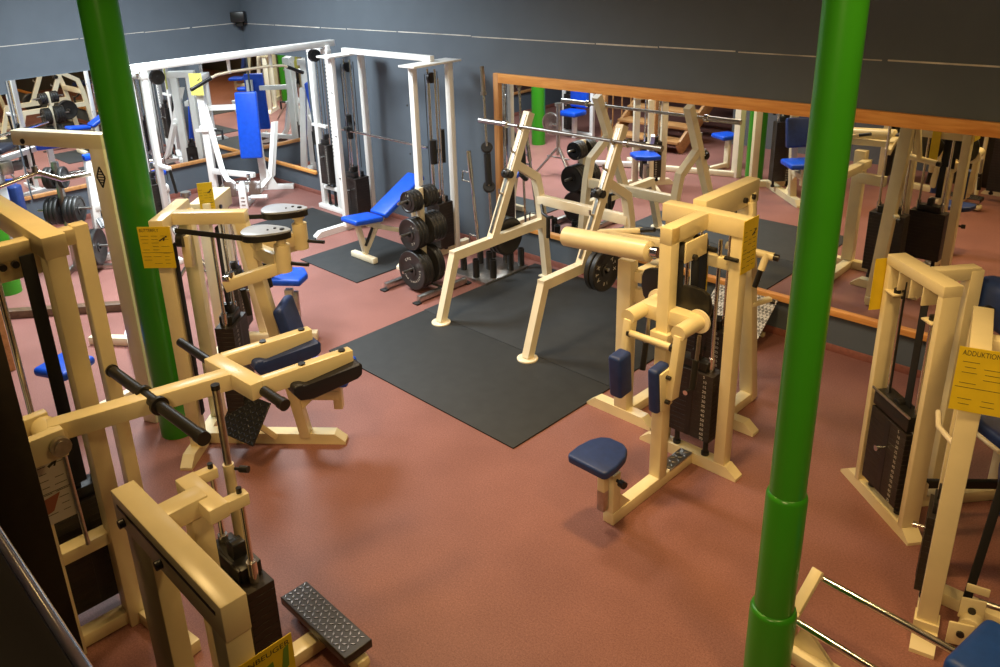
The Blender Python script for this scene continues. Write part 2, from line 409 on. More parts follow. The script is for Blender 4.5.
def tread_plate(T, name, o, ax, ay, w, h, th, m, parent=None, pitch=.03):
    """chequer plate with raised lozenges, o = centre of top face"""
    o = V3(o); ax = V3(ax).normalized(); ay = V3(ay).normalized(); n = ax.cross(ay).normalized()
    b = B().box(o-n*th/2, (w, h, th), (ax, ay, n), bev=0.002, seg=1)
    base_faces = set(b.bm.faces)
    i = 0; y = -h/2+pitch*.6
    while y < h/2-pitch*.4:
        x = -w/2+pitch*.6; j = 0
        while x < w/2-pitch*.4:
            s = 1 if (i+j) % 2 else -1
            d = (ax+ay*s*1.0).normalized(); e = n.cross(d)
            c = o+ax*x+ay*y
            b.prism([(-pitch*.46, 0), (0, -pitch*.13), (pitch*.46, 0), (0, pitch*.13)], c, d, e, 0.007)
            x += pitch; j += 1
        y += pitch; i += 1
    for fc in b.bm.faces:
        if fc not in base_faces: fc.material_index = 1
    ob = T.part(name, m, b, parent); ob.data.materials.append(PATTERN if m in (TREAD, TREADDARK) else m)
    return ob

# ------------------------------------------------------------------ squat rack
G = 0.012   # top of the rubber mats
t = Thing('squat_rack', 'cream squat rack with two inclined posts standing on the rubber mats', 'squat rack', (-4.41, 5.0, G))
for X in (-4.92, -3.90):
    P = lambda y, z: (X, y, z)
    t.part('front_leg', IVORY, B().sweep([P(4.337, G+.010), P(4.535, .60)], .065, .075, (1,0,0)))
    t.part('foot_plate', IVORY, B().lathe([(.085, 0), (.085, .010), (.08, .014)], P(4.335, G), (0,0,1), 24))
    t.part('lower_beam', IVORY, B().sweep([P(4.50, .595), P(5.70, .60)], .066, .085, (1,0,0)))
    t.part('rear_leg', IVORY, B().sweep([P(5.78, G), P(5.675, .86), P(5.62, 1.07), P(5.335, 1.25)], .064, .075, (1,0,0)))
    t.part('foot_plate', IVORY, B().box(P(5.78, G+.006), (.13, .13, .012), bev=.003))
    ip = t.part('inclined_post', IVORY, B().sweep([P(5.005, .60), P(5.535, 1.69)], .07, .08, (1,0,0)))
    d = V3((0, .53, 1.09)).normalized(); fr = V3((0, -d.z, d.y))
    t.part('wear_strip', STEEL, B().bar(V3(P(5.03, .66))+fr*.042, V3(P(5.52, 1.66))+fr*.042, .03, .006, up=fr, bev=.001), ip)
    s = -1 if X < -4.5 else 1
    for k in (.36, .52, .68, .86):
        c = V3(P(5.005, .60))+d*(1.21*k)
        t.part('bar_hook', STEEL, B().rod(c, c+fr*.085, .011).rod(c+fr*.085, c+fr*.10+d*.03, .011), ip)
    c = V3(P(5.005, .60))+d*.62
    t.part('adjusting_knob', BLACK, B().rod(c-V3((.05,0,0))+fr*.05, c+V3((.05,0,0))+fr*.05, .034).rod(c+fr*.03, c+fr*.12, .012).lathe([(.02,0),(.045,.01),(.045,.03),(.02,.045)], c+fr*.06, fr, 12))
    yp, zp_ = (5.06, .62) if s > 0 else (5.29, .565)
    t.part('plate_peg', STEEL, B().rod(P(yp, zp_), (X+s*.24, yp, zp_), .0145))
t.part('crossbeam', IVORY, B().bar((-4.92, 5.665, .84), (-3.90, 5.665, .84), .07, .09))
t.part('band_peg', BLACK, B().pipe([(-4.86, 5.63, .80), (-4.80, 5.58, .74), (-4.72, 5.56, .72), (-4.66, 5.55, .74)], .016).rod((-4.72,5.56,.72),(-4.72,5.56,.52),.02))

t = Thing('barbell', 'long steel barbell lying across the inclined posts of the cream squat rack', 'barbell', (-4.45, 5.42, 1.575))
yb, zb = 5.425, 1.578
t.part('shaft', STEEL, B().rod((-5.10, yb, zb), (-3.79, yb, zb), .0145))
for s, xa, xb in ((-1, -5.10, -5.45), (1, -3.79, -3.445)):
    t.part('sleeve', STEEL, B().rod((xa, yb, zb), (xb, yb, zb), .0245))
    t.part('collar', CHROME, B().rod((xa-s*.005, yb, zb), (xa+s*.03, yb, zb), .034))

def plate(label, c, ax, r, th, group, hole=.026, writing=None, wr=None, updir=(0,0,1), m=IRON):
    """weight plate: raised rim, dished web, hub; axis ax points to its lettered face"""
    ax = V3(ax).normalized(); c = V3(c)
    t = Thing('weight_plate', label, 'weight plate', c, 0, group)
    prof = [(hole, -th*.5), (hole*2.2, -th*.5), (hole*2.2, -th*.32), (r*.78, -th*.32), (r*.84, -th*.5), (r*.97, -th*.5), (r, -th*.36), (r, th*.36), (r*.97, th*.5), (r*.84, th*.5), (r*.78, th*.32), (hole*2.2, th*.32), (hole*2.2, th*.5), (hole, th*.5), (hole, -th*.5)]
    b = B(); o = c; a = ax.orthogonal().normalized(); bb = ax.cross(a); rings = []; seg = 48
    for R_, T_ in prof[:-1]:
        rings.append([b.bm.verts.new(o+ax*T_+(a*math.cos(2*PI*i/seg)+bb*math.sin(2*PI*i/seg))*R_) for i in range(seg)])
    for A, C in zip(rings, rings[1:]+rings[:1]):
        for i in range(seg):
            j = (i+1) % seg; b.bm.faces.new([A[i], A[j], C[j], C[i]])
    body = t.part('plate_body', m, b)
    if writing:
        up = V3(updir); up = (up-ax*up.dot(ax)).normalized(); rt = up.cross(ax).normalized()
        for s, ang, size in writing:
            aa = math.radians(ang); n = len(s); step = size*.95/(r*.60)
            bt = B()
            for i, ch in enumerate(s):
                ph = aa-(i-(n-1)/2)*step
                rad = rt*math.cos(ph)+up*math.sin(ph); tan = rt*math.sin(ph)-up*math.cos(ph)
                tb = text_b(ch, c+ax*(th*.32)+rad*(r*.55)-tan*size*.35, tan, rad, size, lift=.002)
                me = bpy.data.meshes.new('q'); tb.bm.to_mesh(me); tb.bm.free(); bt.bm.from_mesh(me); bpy.data.meshes.remove(me)
            t.part('lettering', LETTER, bt, body)
    return t
RP = 'black plates stored on the squat rack'
plate('black weight plate lettered ATX, outermost on the right peg of the squat rack', (-3.70, 5.06, .605), (1,0,0), .178, .045, RP, writing=[('ATX', 180, .055), ('ATX', 20, .05), ('10', 265, .04)])
plate('black plate right behind the ATX-lettered one on the squat rack', (-3.755, 5.06, .605), (1,0,0), .178, .045, RP)
plate('plain black round plate on the left peg of the squat rack, above the bar stand', (-5.04, 5.29, .551), (1,0,0), .183, .045, RP)
plate('black plate behind the plain round one on the left peg of the squat rack', (-4.985, 5.29, .551), (1,0,0), .183, .045, RP)

# ------------------------------------------------------------------ plate tree
XT, YT = -5.66, 4.80
t = Thing('plate_tree', 'cream and steel plate tree on the red floor, left of the squat rack', 'weight rack', (XT, YT, 0))
t.part('mast', IVORY, B().bar((XT, YT, .04), (XT, YT, 1.02), .06))
t.part('base_bar', STEEL, B().bar((-5.90, 4.50, .045), (-5.90, 4.98, .045), .05, .06))
t.part('base_bar', STEEL, B().bar((-5.41, 4.50, .045), (-5.41, 5.12, .045), .05, .06))
t.part('base_stem', STEEL, B().bar((-5.90, YT, .045), (-5.41, YT, .045), .05, .06))
for yy in (4.48, 5.0):
    t.part('rubber_foot', RUBBER, B().box((-5.90, yy, .008), (.07, .06, .016)))
for yy in (4.48, 5.14):
    t.part('rubber_foot', RUBBER, B().box((-5.41, yy, .008), (.07, .06, .016)))
PG = 'black plates on the plate tree'
for (z, side, r, names) in ((.92, -1, .105, ['front', 'second', 'rear']), (.93, 1, .105, ['front', 'second', 'rear']),
                             (.60, -1, .155, ['front', 'second', 'rear']), (.61, 1, .155, ['front', 'second', 'third', 'rear']),
                             (.235, -1, .195, ['front', 'second', 'rear']), (.25, 1, .195, ['front', 'rear'])):
    n = len(names); th = .042
    end = YT+side*(.03+n*th+.11)
    t.part('peg', STEEL, B().rod((XT, YT, z), (XT, end, z), .0145))
    lev = {.92: 'top', .93: 'top', .60: 'middle', .61: 'middle', .235: 'bottom', .25: 'bottom'}[z]
    for k in range(n):
        kk = n-1-k if side < 0 else k          # first listed is nearest the camera
        wtxt = None
        if side < 0 and k == 0: wtxt = {.92: [('10', 90, .03)], .60: [('10', 60, .03), ('KG', 300, .03)], .235: [('CMG', 115, .036), ('20', 0, .03), ('INTERNATIONAL', 275, .028)]}[z]
        where = ('front' if side < 0 else 'rear')
        plate('black plate %s, %s %s peg, plate tree left of the squat rack' % ({'front': 'nearest the camera', 'second': 'second from the camera', 'third': 'third from the camera', 'rear': 'farthest from the camera'}[names[k]], lev, where),
              (XT, YT+side*(.03+th/2+kk*th+.004), z-.0115), (0, -1, 0), r, th-.003, PG, writing=wtxt)

# ------------------------------------------------------------------ bar stand
t = Thing('bar_stand', 'low black bar stand with short upright sockets against the mirror wall', 'bar rack', (-5.50, 5.5, 0))
t.part('base_plate', STEEL, B().box((-5.46, 5.51, .02), (.50, .62, .035), bev=.004))
for i, (x, y) in enumerate(((-5.64, 5.32), (-5.40, 5.26), (-5.26, 5.36), (-5.27, 5.62), (-5.45, 5.50), (-5.64, 5.56), (-5.45, 5.75), (-5.27, 5.78), (-5.66, 5.77))):
    b = B(); prof = [(.034, .03), (.034, .22), (.028, .22), (.028, .03)]; o = V3((x, y, 0))
    b.lathe([(.034, .035), (.034, .225), (.027, .225), (.027, .05)], o, (0,0,1), 20)
    t.part('socket', BLACK, b)
t = Thing('curl_bar', 'tall chrome bar with small black plates, standing upright left of the pine mirror frame', 'barbell', (-5.66, 5.77, .05))
t.part('shaft', CHROME, B().rod((-5.66, 5.77, .055), (-5.735, 5.775, 1.80), .0125))
t.part('upper_sleeve', STEEL, B().rod((-5.735, 5.775, 1.76), (-5.745, 5.775, 2.02), .022).rod((-5.734,5.775,1.74),(-5.736,5.775,1.77),.03))
for z, r in ((1.21, .06), (.80, .065)):
    f = (z-.055)/1.745
    t.part('loaded_plate', IRON, B().lathe([(.015,-.02),(r*.9,-.02),(r,-.012),(r,.012),(r*.9,.02),(.015,.02)], (-5.66-.075*f, 5.77+.005*f, z), (.55,-.45,.7), 32))
t.part('lower_sleeve', IRON, B().rod((-5.693, 5.772, .83), (-5.707, 5.773, 1.15), .036))
t = Thing('triceps_bar', 'shorter chrome bar with two rectangular grip loops, leaning left of the squat rack', 'barbell', (-5.64, 5.56, .05))
b = B().rod((-5.64, 5.56, .055), (-5.80, 5.60, 1.20), .016).rod((-5.76, 5.59, .92), (-5.80, 5.60, 1.20), .023)
t.part('shaft', CHROME, b)
for z in (.93, .27):
    f = (z-.055)/1.145; x = -5.64-.16*f; y = 5.56+.04*f
    b = B().pipe([(x, y, z+.05), (x-.12, y-.005, z+.05), (x-.125, y-.005, z-.05), (x, y, z-.05)], .010)
    t.part('grip_loop', CHROME, b)

# ------------------------------------------------------------------ incline bench
XB = -6.70
t = Thing('incline_bench', 'blue adjustable incline bench on a rubber mat under the smith machine bar', 'bench', (XB, 5.0, G))
t.part('front_foot', IVORY, B().bar((XB-.21, 4.86, G+.035), (XB+.19, 4.86, G+.035), .07, .07, bev=.012))
t.part('rear_foot', IVORY, B().bar((XB-.21, 5.72, G+.03), (XB+.21, 5.72, G+.03), .06, .06, bev=.012))
t.part('base_rail', IVORY, B().bar((XB, 4.93, .40), (XB, 5.72, .07), .05, .05))
t.part('seat_support', IVORY, B().bar((XB, 4.80, .42), (XB, 4.88, .08), .055, .055).bar((XB, 4.75, .43), (XB, 5.14, .40), .05, .04))
t.part('brace', IVORY, B().bar((XB, 4.87, .08), (XB, 5.10, .42), .035, .05))
t.part('ladder_strut', BLACK, B().bar((XB+.03, 4.86, .18), (XB+.03, 4.97, .36), .02, .03))
sa = V3((0, math.cos(-.10), math.sin(-.10))); sn = V3((0, -sa.z, sa.y))
t.part('seat_pad', BLUE, B().pad((XB, 4.87, .475), (.28, .37, .06), (V3((1,0,0)), sa, sn), .024))
ba = V3((0, .88, .475)).normalized(); bn = V3((0, -ba.z, ba.y))
t.part('back_pad', BLUE, B().pad(V3((XB, 5.37, .625)), (.27, .66, .065), (V3((1,0,0)), ba, bn), .024))
t.part('back_support', IVORY, B().bar((XB, 5.12, .43), (XB, 5.62, .70), .05, .05, up=bn).bar((XB, 5.55, .66), (XB, 5.60, .12), .045))

# ------------------------------------------------------------------ smith machine
t = Thing('smith_machine', 'white smith machine with two guide towers and a chrome bar, against the far wall', 'weight machine', (-7.0, 5.55, 0))
for xf, xr, yf, yr in ((-7.70, -7.79, 5.36, 5.84), (-6.28, -6.20, 5.33, 5.75)):
    left = xf < -7
    t.part('front_upright', WHITE, B().bar((xf, yf, 0.05), (xf, yf, 2.04), .07, .06))
    t.part('rear_upright', WHITE, B().bar((xr, yr, 0.0), (xr, yr, 2.04), .07, .06))
    xm, ym = (xf+xr)/2, (yf+yr)/2
    w0, w1 = (.17, .17)
    t.part('top_plate', WHITE, B().prism([(-.10,-.34),(.14,-.34),(.14,.30),(-.10,.30)], (xm, ym, 2.05), (1,0,0), (0,1,0), .02, bev=.003))
    t.part('base_beam', WHITE if left else IVORY, B().prism([(4.93, .0), (5.95, .0), (5.95, .075), (5.0, .075), (4.93, .03)], (xm if left else xr-.02, 0, 0), (0,1,0), (0,0,1), .075))
    for k in (-.055, .055):
        t.part('guide_rod', CHROME, B().rod((xm+k, ym, .1), (xm+k, ym, 1.99), .012))
    t.part('cable', BLACK, B().rod((xm+.015, ym-.1, .7), (xm+.015, ym-.1, 1.95), .004).rod((xm-.02, ym+.1, .7), (xm-.02, ym+.1, 1.95), .004))
    t.part('pulley', BLACK, B().rod((xm-.015, ym, 1.90), (xm+.015, ym, 1.90), .055))
t.part('top_beam', WHITE, B().bar((-7.76, 5.58, 2.09), (-6.22, 5.55, 2.09), .06, .06))
t.part('barbell_shaft', CHROME, B().rod((-7.80, 5.44, 1.215), (-6.25, 5.44, 1.20), .0145))
t.part('bar_carriage', BLACK, B().rod((-7.74, 5.56, 1.08), (-7.74, 5.56, 1.36), .035).bar((-7.74, 5.56, 1.26), (-7.55, 5.44, 1.24), .03, .04).rod((-7.60, 5.40, 1.24), (-7.54, 5.40, 1.24), .03))
t.part('bar_carriage', BLACK, B().rod((-6.22, 5.50, 1.02), (-6.22, 5.50, 1.27), .038).rod((-6.18, 5.60, 1.02), (-6.18, 5.60, 1.37), .026).bar((-6.22, 5.50, 1.15), (-6.18, 5.60, 1.15), .03))
weight_stack(t, (-7.74, 5.58, 0), (0, -1, 0) if 0 else (1, 0, 0), .26, .20, .10, .62, 1.9, nums=0, gr=.008)
weight_stack(t, (-6.22, 5.55, 0), (1, 0, 0), .20, .20, .10, .60, 1.9, nums=0, gr=.008)
for k in (.55, 1.05, 1.55):
    t.part('bolt', BLACK, B().rod((-7.70, 5.36-.031, k+.1), (-7.70, 5.36-.036, k+.1), .010))
    t.part('bolt', BLACK, B().rod((-6.34, 5.32-.031, k+.1), (-6.34, 5.32-.036, k+.1), .010))

# ------------------------------------------------------------------ cable crossover along the left wall
t = Thing('cable_crossover', 'tall white cable crossover frame with a high beam beside the left-hand wall mirror', 'weight machine', (-8.5, 4.6, 0))
XC = -8.36
t.part('top_beam', WHITE, B().bar((XC, 3.34, 2.12), (XC, 5.86, 2.12), .11, .075))
for y, lab in ((3.46, 'left'), (5.74, 'right')):
    t.part('upright', WHITE, B().bar((XC-.32, y, 0), (XC-.32, y, 2.0), .075, .06))
    t.part('upright', WHITE, B().bar((XC+.04, y, 0), (XC+.04, y, 2.10), .075, .06))
    t.part('header', WHITE, B().bar((XC-.36, y, 2.03), (XC+.08, y, 2.03), .07, .06))
    t.part('lower_brace', WHITE, B().bar((XC-.30, y, .30), (XC+.02, y, .30), .05, .05))
    t.part('base_beam', WHITE, B().bar((XC-.42, y, .03), (XC+.16, y, .03), .09, .06))
    weight_stack(t, (XC-.14, y, 0), (1, 0, 0), .19, .16, .37, .88, 2.0, nums=1, gr=.008)
    s = 1 if y < 4 else -1
    b = B()
    for k in range(26): b.rod((XC+.015, y+s*.031, .75+k*.045), (XC+.015, y+s*.0335, .75+k*.045), .010, 8)
    t.part('adjusting_holes', BLACK, b)
    t.part('pulley', BLACK, B().rod((XC-.03, y+s*.16, 2.0), (XC+.03, y+s*.16, 2.0), .075).rod((XC-.04, y+s*.16, 2.0), (XC+.04, y+s*.16, 2.0), .02))
    t.part('cable', BLACK, B().rod((XC, y+s*.09, .9), (XC, y+s*.09, 2.0), .004))
    gx = XC+(.30 if s > 0 else -.42)
    t.part('cable_arm', WHITE, B().bar((XC+(-.05 if s > 0 else -.10), y+s*.0, 1.10), (gx, y, 1.10), .05, .04))
    t.part('hanging_grip', BLACK, B().rod((gx, y, 1.09), (gx+.03, y+s*.02, .84), .016))
b = B().pipe([(XC, 4.00, 1.83), (XC, 4.28, 1.935), (XC, 4.45, 1.95), (XC, 4.98, 1.95), (XC, 5.14, 1.935), (XC, 5.36, 1.84)], .016)
cb = t.part('chin_up_bar', IVORY, b)
t.part('grip_sleeve', BLACK, B().rod((XC, 3.97, 1.82), (XC, 4.22, 1.913), .021), cb)
t.part('grip_sleeve', BLACK, B().rod((XC, 5.19, 1.914), (XC, 5.40, 1.82), .021), cb)
for y in (4.45, 4.98): t.part('hanger', WHITE, B().bar((XC, y, 1.93), (XC, y, 2.09), .03), cb)

# ------------------------------------------------------------------ seated abduction machine in the middle (world frame)
UX, UY, UZ = V3((1,0,0)), V3((0,1,0)), V3((0,0,1))
xm = -2.255
t = Thing('seated_machine', 'cream seated weight machine with a navy D-shaped seat, mid floor', 'weight machine', (xm, 3.7, 0))
t.part('base_stem', CREAM, B().bar((xm, 3.17, .04), (xm, 4.02, .04), .075, .08))
t.part('base_crossbar', CREAM, foot_beam((-2.61, 4.04, 0), (-1.925, 4.04, 0)))
st = t.part('seat_post', CREAM, B().bar((xm, 3.205, .0), (xm, 3.205, .33), .066, .07).prism([(0, 0), (.10, 0), (0, .10)], (xm, 3.24, .08), UY, UZ, .06))
t.part('seat_tube', CREAM, B().bar((xm-.01, 3.13, .12), (xm-.01, 3.13, .46), .05, .05))
t.part('tube_end', STEEL, B().bar((xm-.01, 3.13, .115), (xm-.01, 3.13, .25), .052, .052))
t.part('adjusting_knob', BLACK, knob((xm+.04, 3.19, .30), (1, -.2, 0), .022, .06))
pts = [(-.13, -.155), (.13, -.155), (.148, -.13), (.152, -.04), (.135, .06), (.10, .125), (.05, .155), (-.05, .155), (-.10, .125), (-.135, .06), (-.152, -.04), (-.148, -.13)]
t.part('seat_pad', NAVY, B().prism([(x*.90, y*.92) for x, y in pts], (xm-.015, 3.115, .475), V3((1, 0, 0)), V3((0, 1, .05)), .05, bev=.018, seg=4))
t.part('front_post', CREAM, B().bar((xm+.0, 3.665, .06), (xm+.0, 3.665, 1.655), .078, .085))
t.part('top_stem', CREAM, B().bar((xm+.0, 3.623, 1.61), (xm+.0, 4.05, 1.61), .0785, .10))
t.part('top_crossbar', CREAM, B().bar((-2.52, 4.04, 1.605), (-1.99, 4.04, 1.605), .09, .11))
t.part('rear_post', CREAM, B().bar((-2.045, 4.045, .06), (-2.045, 4.045, 1.60), .07, .085))
t.part('rear_post', CREAM, B().bar((-2.465, 4.045, .06), (-2.465, 4.045, 1.60), .07, .085))
weight_stack(t, (xm+.0, 4.035, 0), UX, .30, .12, .205, .66, 1.5, sep=.10)
t.part('pulley_housing', CREAM, B().box((xm+.065, 3.83, 1.50), (.012, .22, .12)).box((xm+.005, 3.83, 1.50), (.012, .22, .12)))
t.part('pulley', BLACK, B().rod((xm+.01, 3.76, 1.49), (xm+.06, 3.76, 1.49), .055).rod((xm+.01, 3.92, 1.49), (xm+.06, 3.92, 1.49), .055))
t.part('bolt', BLACK, B().rod((xm+.06, 3.80, 1.46), (xm+.09, 3.80, 1.46), .016))
t.part('bolt', BLACK, B().rod((xm+.03, 3.99, 1.45), (xm+.10, 3.99, 1.45), .016))
t.part('belt', BELT, B().bar((xm+.035, 3.98, .78), (xm+.035, 3.97, 1.50), .05, .006, up=UY).bar((xm+.035, 3.74, 1.0), (xm+.035, 3.72, 1.50), .05, .006, up=UY).bar((xm+.035, 3.90, 1.05), (xm+.035, 3.88, 1.46), .05, .006, up=UY))
t.part('rod_plate', CREAM, B().bar((-2.44, 4.04, 1.37), (-2.08, 4.04, 1.37), .06, .07))
t.part('bolt', BLACK, B().rod((-2.10, 3.99, 1.42), (-2.02, 3.99, 1.42), .012))
# levers
t.part('lever_bracket', CREAM, B().bar((-2.40, 3.68, 1.135), (-2.07, 3.68, 1.135), .09, .09).bar((xm, 3.6, 1.0), (xm, 3.72, 1.0), .12, .09))
for s, X, ye in ((-1, -2.395, 3.80), (1, -2.075, 3.70)):
    hs = t.part('bearing_tube', CREAM, B().rod((X, 3.50, 1.135), (X, ye+.02, 1.135), .043, 24))
    t.part('flange', IVORY, B().rod((X, ye, 1.135), (X, ye+.015, 1.135), .068, 28), hs)
    t.part('cam', BLACK, B().prism([(s*x_, z_) for x_, z_ in [(-.12, -.06), (-.02, -.10), (.05, -.10), (.09, -.06), (.105, .0), (.105, .06), (.09, .105), (.05, .125), (.0, .13), (-.06, .125), (-.10, .11), (-.16, .05)]], (X-.055 if s > 0 else X-.03, ye+.04, 1.185), UX, UZ, .03, bev=.006), hs)
    ar = t.part('lever_arm', CREAM, B().bar((X, 3.53, 1.12), (X-.015, 3.50, .74), .045, .075))
    ax = (UX, V3((0, 1, .10)), V3((0, -.10, 1)))
    if s < 0:
        t.part('knee_pad', NAVY, B().pad((X+.005, 3.44, .805), (.085, .12, .27), ax, .02), ar)
    else:
        t.part('knee_pad', NAVY, B().pad((X-.075, 3.46, .80), (.065, .13, .28), ax, .02), ar)
        t.part('pad_plate', CREAM, B().box((X-.035, 3.47, .80), (.012, .11, .24), ax), ar)
        for z in (.73, .88): t.part('bolt', BLACK, B().rod((X-.03, 3.46, z), (X-.005, 3.46, z), .012), ar)
    t.part('counter_link', STEEL, B().rod((X+.06, 3.62, 1.10), (X+.06, 3.60, .92), .011), hs)
    t.part('hand_grip', BLACK, B().rod((X+.06, 3.60, .96), (X+.065, 3.57, .80), .018), hs)
t.part('stop_bar', CREAM, B().rod((-2.385, 3.505, 1.04), (-2.11, 3.505, 1.04), .020, 20))
t.part('stop_bar_end', BLACK, B().rod((-2.39, 3.505, 1.04), (-2.375, 3.505, 1.04), .024, 20).rod((-2.115, 3.505, 1.04), (-2.10, 3.505, 1.04), .024, 20))
tread_plate(t, 'foot_tread', (xm+.002, 3.86, .088), UX, UY, .085, .25, .012, STEEL, pitch=.035)
sign(t, 'instruction_sign', (-1.982, 4.03, 1.51), UY, UZ, .16, .31, YELLOW, 'ABDUKTOR' if 0 else None)
sign(t, 'instruction_sheet', (xm-.03, 4.085, 1.28), UX, UZ, .07, .30, YELLOW, None, figure=False)

# roller machine behind it
t = Thing('roller_machine', 'cream machine with a thick horizontal roller, behind the left side of the seated machine', 'weight machine', (-2.86, 4.5, 0))
t.part('base_crossbar', CREAM, foot_beam((-3.145, 4.165, 0), (-2.615, 4.165, 0)))
t.part('base_stem', CREAM, B().bar((-2.85, 4.16, .04), (-2.83, 5.05, .04), .08, .075))
t.part('front_post', CREAM, B().bar((-2.865, 4.17, .05), (-2.865, 4.17, 1.17), .105, .085))
t.part('rear_post', CREAM, B().bar((-2.83, 5.0, .05), (-2.83, 5.0, 1.10), .085, .085))
t.part('support_beam', CREAM, B().bar((-2.80, 4.17, 1.06), (-2.80, 5.0, 1.06), .08, .075))
t.part('lower_bracket', CREAM, B().bar((-2.86, 4.21, .92), (-2.60, 4.23, .92), .06, .10))
t.part('roller', CREAM, B().lathe([(.05, 0), (.067, .012), (.067, .665), (.05, .677)], (-3.30, 4.06, 1.262), (1, 0, .07), 32))
t.part('roller_arm', CREAM, B().bar((-2.62, 4.10, 1.29), (-2.55, 4.45, 1.25), .06).bar((-3.10, 4.30, 1.265), (-2.56, 4.30, 1.29), .05, .06))
t.part('axle_nut', CHROME, B().rod((-2.64, 4.06, 1.31), (-2.57, 4.06, 1.315), .035))
t.part('handle', CREAM, B().bar((-3.2, 4.3, 1.25), (-2.86, 4.30, 1.335), .045, .03))
t.part('hand_grip', BLACK, B().rod((-2.88, 4.30, 1.33), (-2.76, 4.30, 1.36), .016))

# rowing machine with foot plate, nearest the mirror wall
xr = -2.34
t = Thing('rowing_machine', 'cream machine with a deep bolted top beam, between the seated machine and long mirror', 'weight machine', (xr, 4.8, 0))
t.part('base_crossbar', CREAM, foot_beam((-2.66, 4.56, 0), (-2.085, 4.56, 0)))
t.part('base_stem', CREAM, B().bar((xr, 4.50, .04), (xr, 4.985, .04), .08, .075))
t.part('rear_post', CREAM, B().bar((xr, 4.945, .02), (xr, 4.66, 1.60), .10, .075, up=UY))
t.part('top_beam', CREAM, B().bar((xr, 4.10, 1.61), (xr, 4.735, 1.61), .09, .15))
for y in (4.55, 4.65): t.part('bolt', BLACK, B().rod((xr+.045, y, 1.585), (xr+.062, y, 1.585), .017))
weight_stack(t, (xr-.10, 4.50, 0), UX, .30, .13, .17, .72, 1.55, sep=.10)
t.part('swing_arm', CREAM, B().bar((xr+.06, 4.62, 1.56), (xr+.10, 4.60, 1.27), .035, .05))
t.part('handle_arm', CREAM, B().rod((xr-.05, 4.55, 1.27), (-2.10, 4.60, 1.245), .026).rod((-2.14, 4.59, 1.26), (-2.15, 4.55, 1.16), .022))
t.part('hand_grip', BLACK, B().rod((-2.10, 4.60, 1.245), (-2.07, 4.605, 1.242), .022).rod((-2.15, 4.55, 1.17), (-2.17, 4.53, 1.05), .017))

t.part('seat_arm', CREAM, B().bar((xr+.03, 4.78, .80), (xr+.10, 4.92, .82), .04, .03))
t.part('bolt', BLACK, B().rod((xr+.10, 4.92, .80), (xr+.13, 4.93, .80), .016))
ay = V3((0, .40, .325)).normalized()
t = Thing('tread_plate', 'light chequer plate leaning on the wall below the long mirror, behind the cream machines', 'foot plate', (-2.93, 5.79, 0))
tread_plate(t, 'plate', (-2.93, 5.785, .172), UX, ay, .54, .51, .010, TREADLIGHT, pitch=.036)
t.part('support_bar', CREAM, B().bar((-3.15, 5.93, .02), (-2.72, 5.93, .02), .04, .04))

# ------------------------------------------------------------------ right tower machine (rotated)
ang = 51.4
t = Thing('abduction_machine', 'cream narrow tower machine with an open weight stack, right of the right green column', 'weight machine', (-1.235, 4.365, 0), ang, local=True)
L = lambda u, v, z: V3((u, v, z))
t.part('base_crossbar', CREAM, foot_beam(L(0, .33, 0), L(0, -.345, 0), .09, .07))
t.part('upright', CREAM, B().bar(L(0, .165, .06), L(0, .165, 1.435), .10, .042, up=(0,1,0)))
t.part('upright', CREAM, B().bar(L(0, -.262, .06), L(0, -.262, 1.435), .10, .042, up=(0,1,0)))
t.part('top_beam', CREAM, B().bar(L(0, .186, 1.45), L(0, -.283, 1.45), .10, .06))
b = B()
for v in (.07, -.03, -.13): b.box(L(0, v, 1.37), (.09, .008, .11), bev=.001)
t.part('pulley_plates', CREAM, b)
t.part('rod_bracket', CREAM, B().box(L(-.02, .12, 1.28), (.07, .09, .012)))
t.part('rod_bracket', CREAM, B().box(L(-.02, -.20, 1.26), (.07, .08, .012)))
t.part('bolt', BLACK, B().rod(L(-.02, .10, 1.285), L(-.02, .10, 1.31), .018))
t.part('bolt', BLACK, B().rod(L(-.02, -.20, 1.265), L(-.02, -.20, 1.29), .018))
weight_stack(t, L(0, -.048, 0), (0, -1, 0), .315, .11, .135, .60, 1.26, pin=.62, sep=.125, gr=.009)
t.part('top_weight', BLACK, B().box(L(0, -.04, .655), (.10, .31, .09), bev=.004))
t.part('stack_cover_edge', STEEL, B().box(L(-.055, -.04, .705), (.012, .34, .014)))
t.part('belt', BELT, B().bar(L(.01, -.085, .70), L(.01, -.085, 1.36), .055, .006, up=(1,0,0)))
t.part('cable', BLACK, B().rod(L(.0, .06, .70), L(0, .07, 1.36), .006).rod(L(.01, .10, .72), L(0.01, .10, 1.30), .004))
t.part('base_stem', CREAM, B().bar(L(.03, -.02, .035), L(1.05, -.02, .035), .07, .07))
t.part('arm_beam', CREAM, B().bar(L(.05, .09, 1.38), L(.40, .09, 1.38), .07, .07))
t.part('rear_post', CREAM, B().bar(L(.38, .09, .05), L(.38, .09, 1.40), .075, .075))
t.part('pivot_bracket', CREAM, B().box(L(.12, -.12, .22), (.02, .16, .10)))
t.part('pivot_bolt', BLACK, B().rod(L(.10, -.14, .22), L(.14, -.14, .22), .02))
t.part('lower_arm', BLACK, B().bar(L(.12, -.12, .22), L(.75, -.22, .22), .035, .05))
t.part('side_pad', NAVY, B().pad(L(.50, .0, 1.21), (.14, .30, .26), None, .05))
t.part('pad_knob', BLACK, knob(L(.415, -.05, 1.22), (-1, -.3, 0), .03, .07))
sp = t.part('seat_post', CREAM, B().bar(L(.68, -.02, .05), L(.68, -.02, .40), .07))
t.part('seat_pad', NAVY, B().pad(L(.72, -.02, .47), (.44, .40, .09), None, .03))
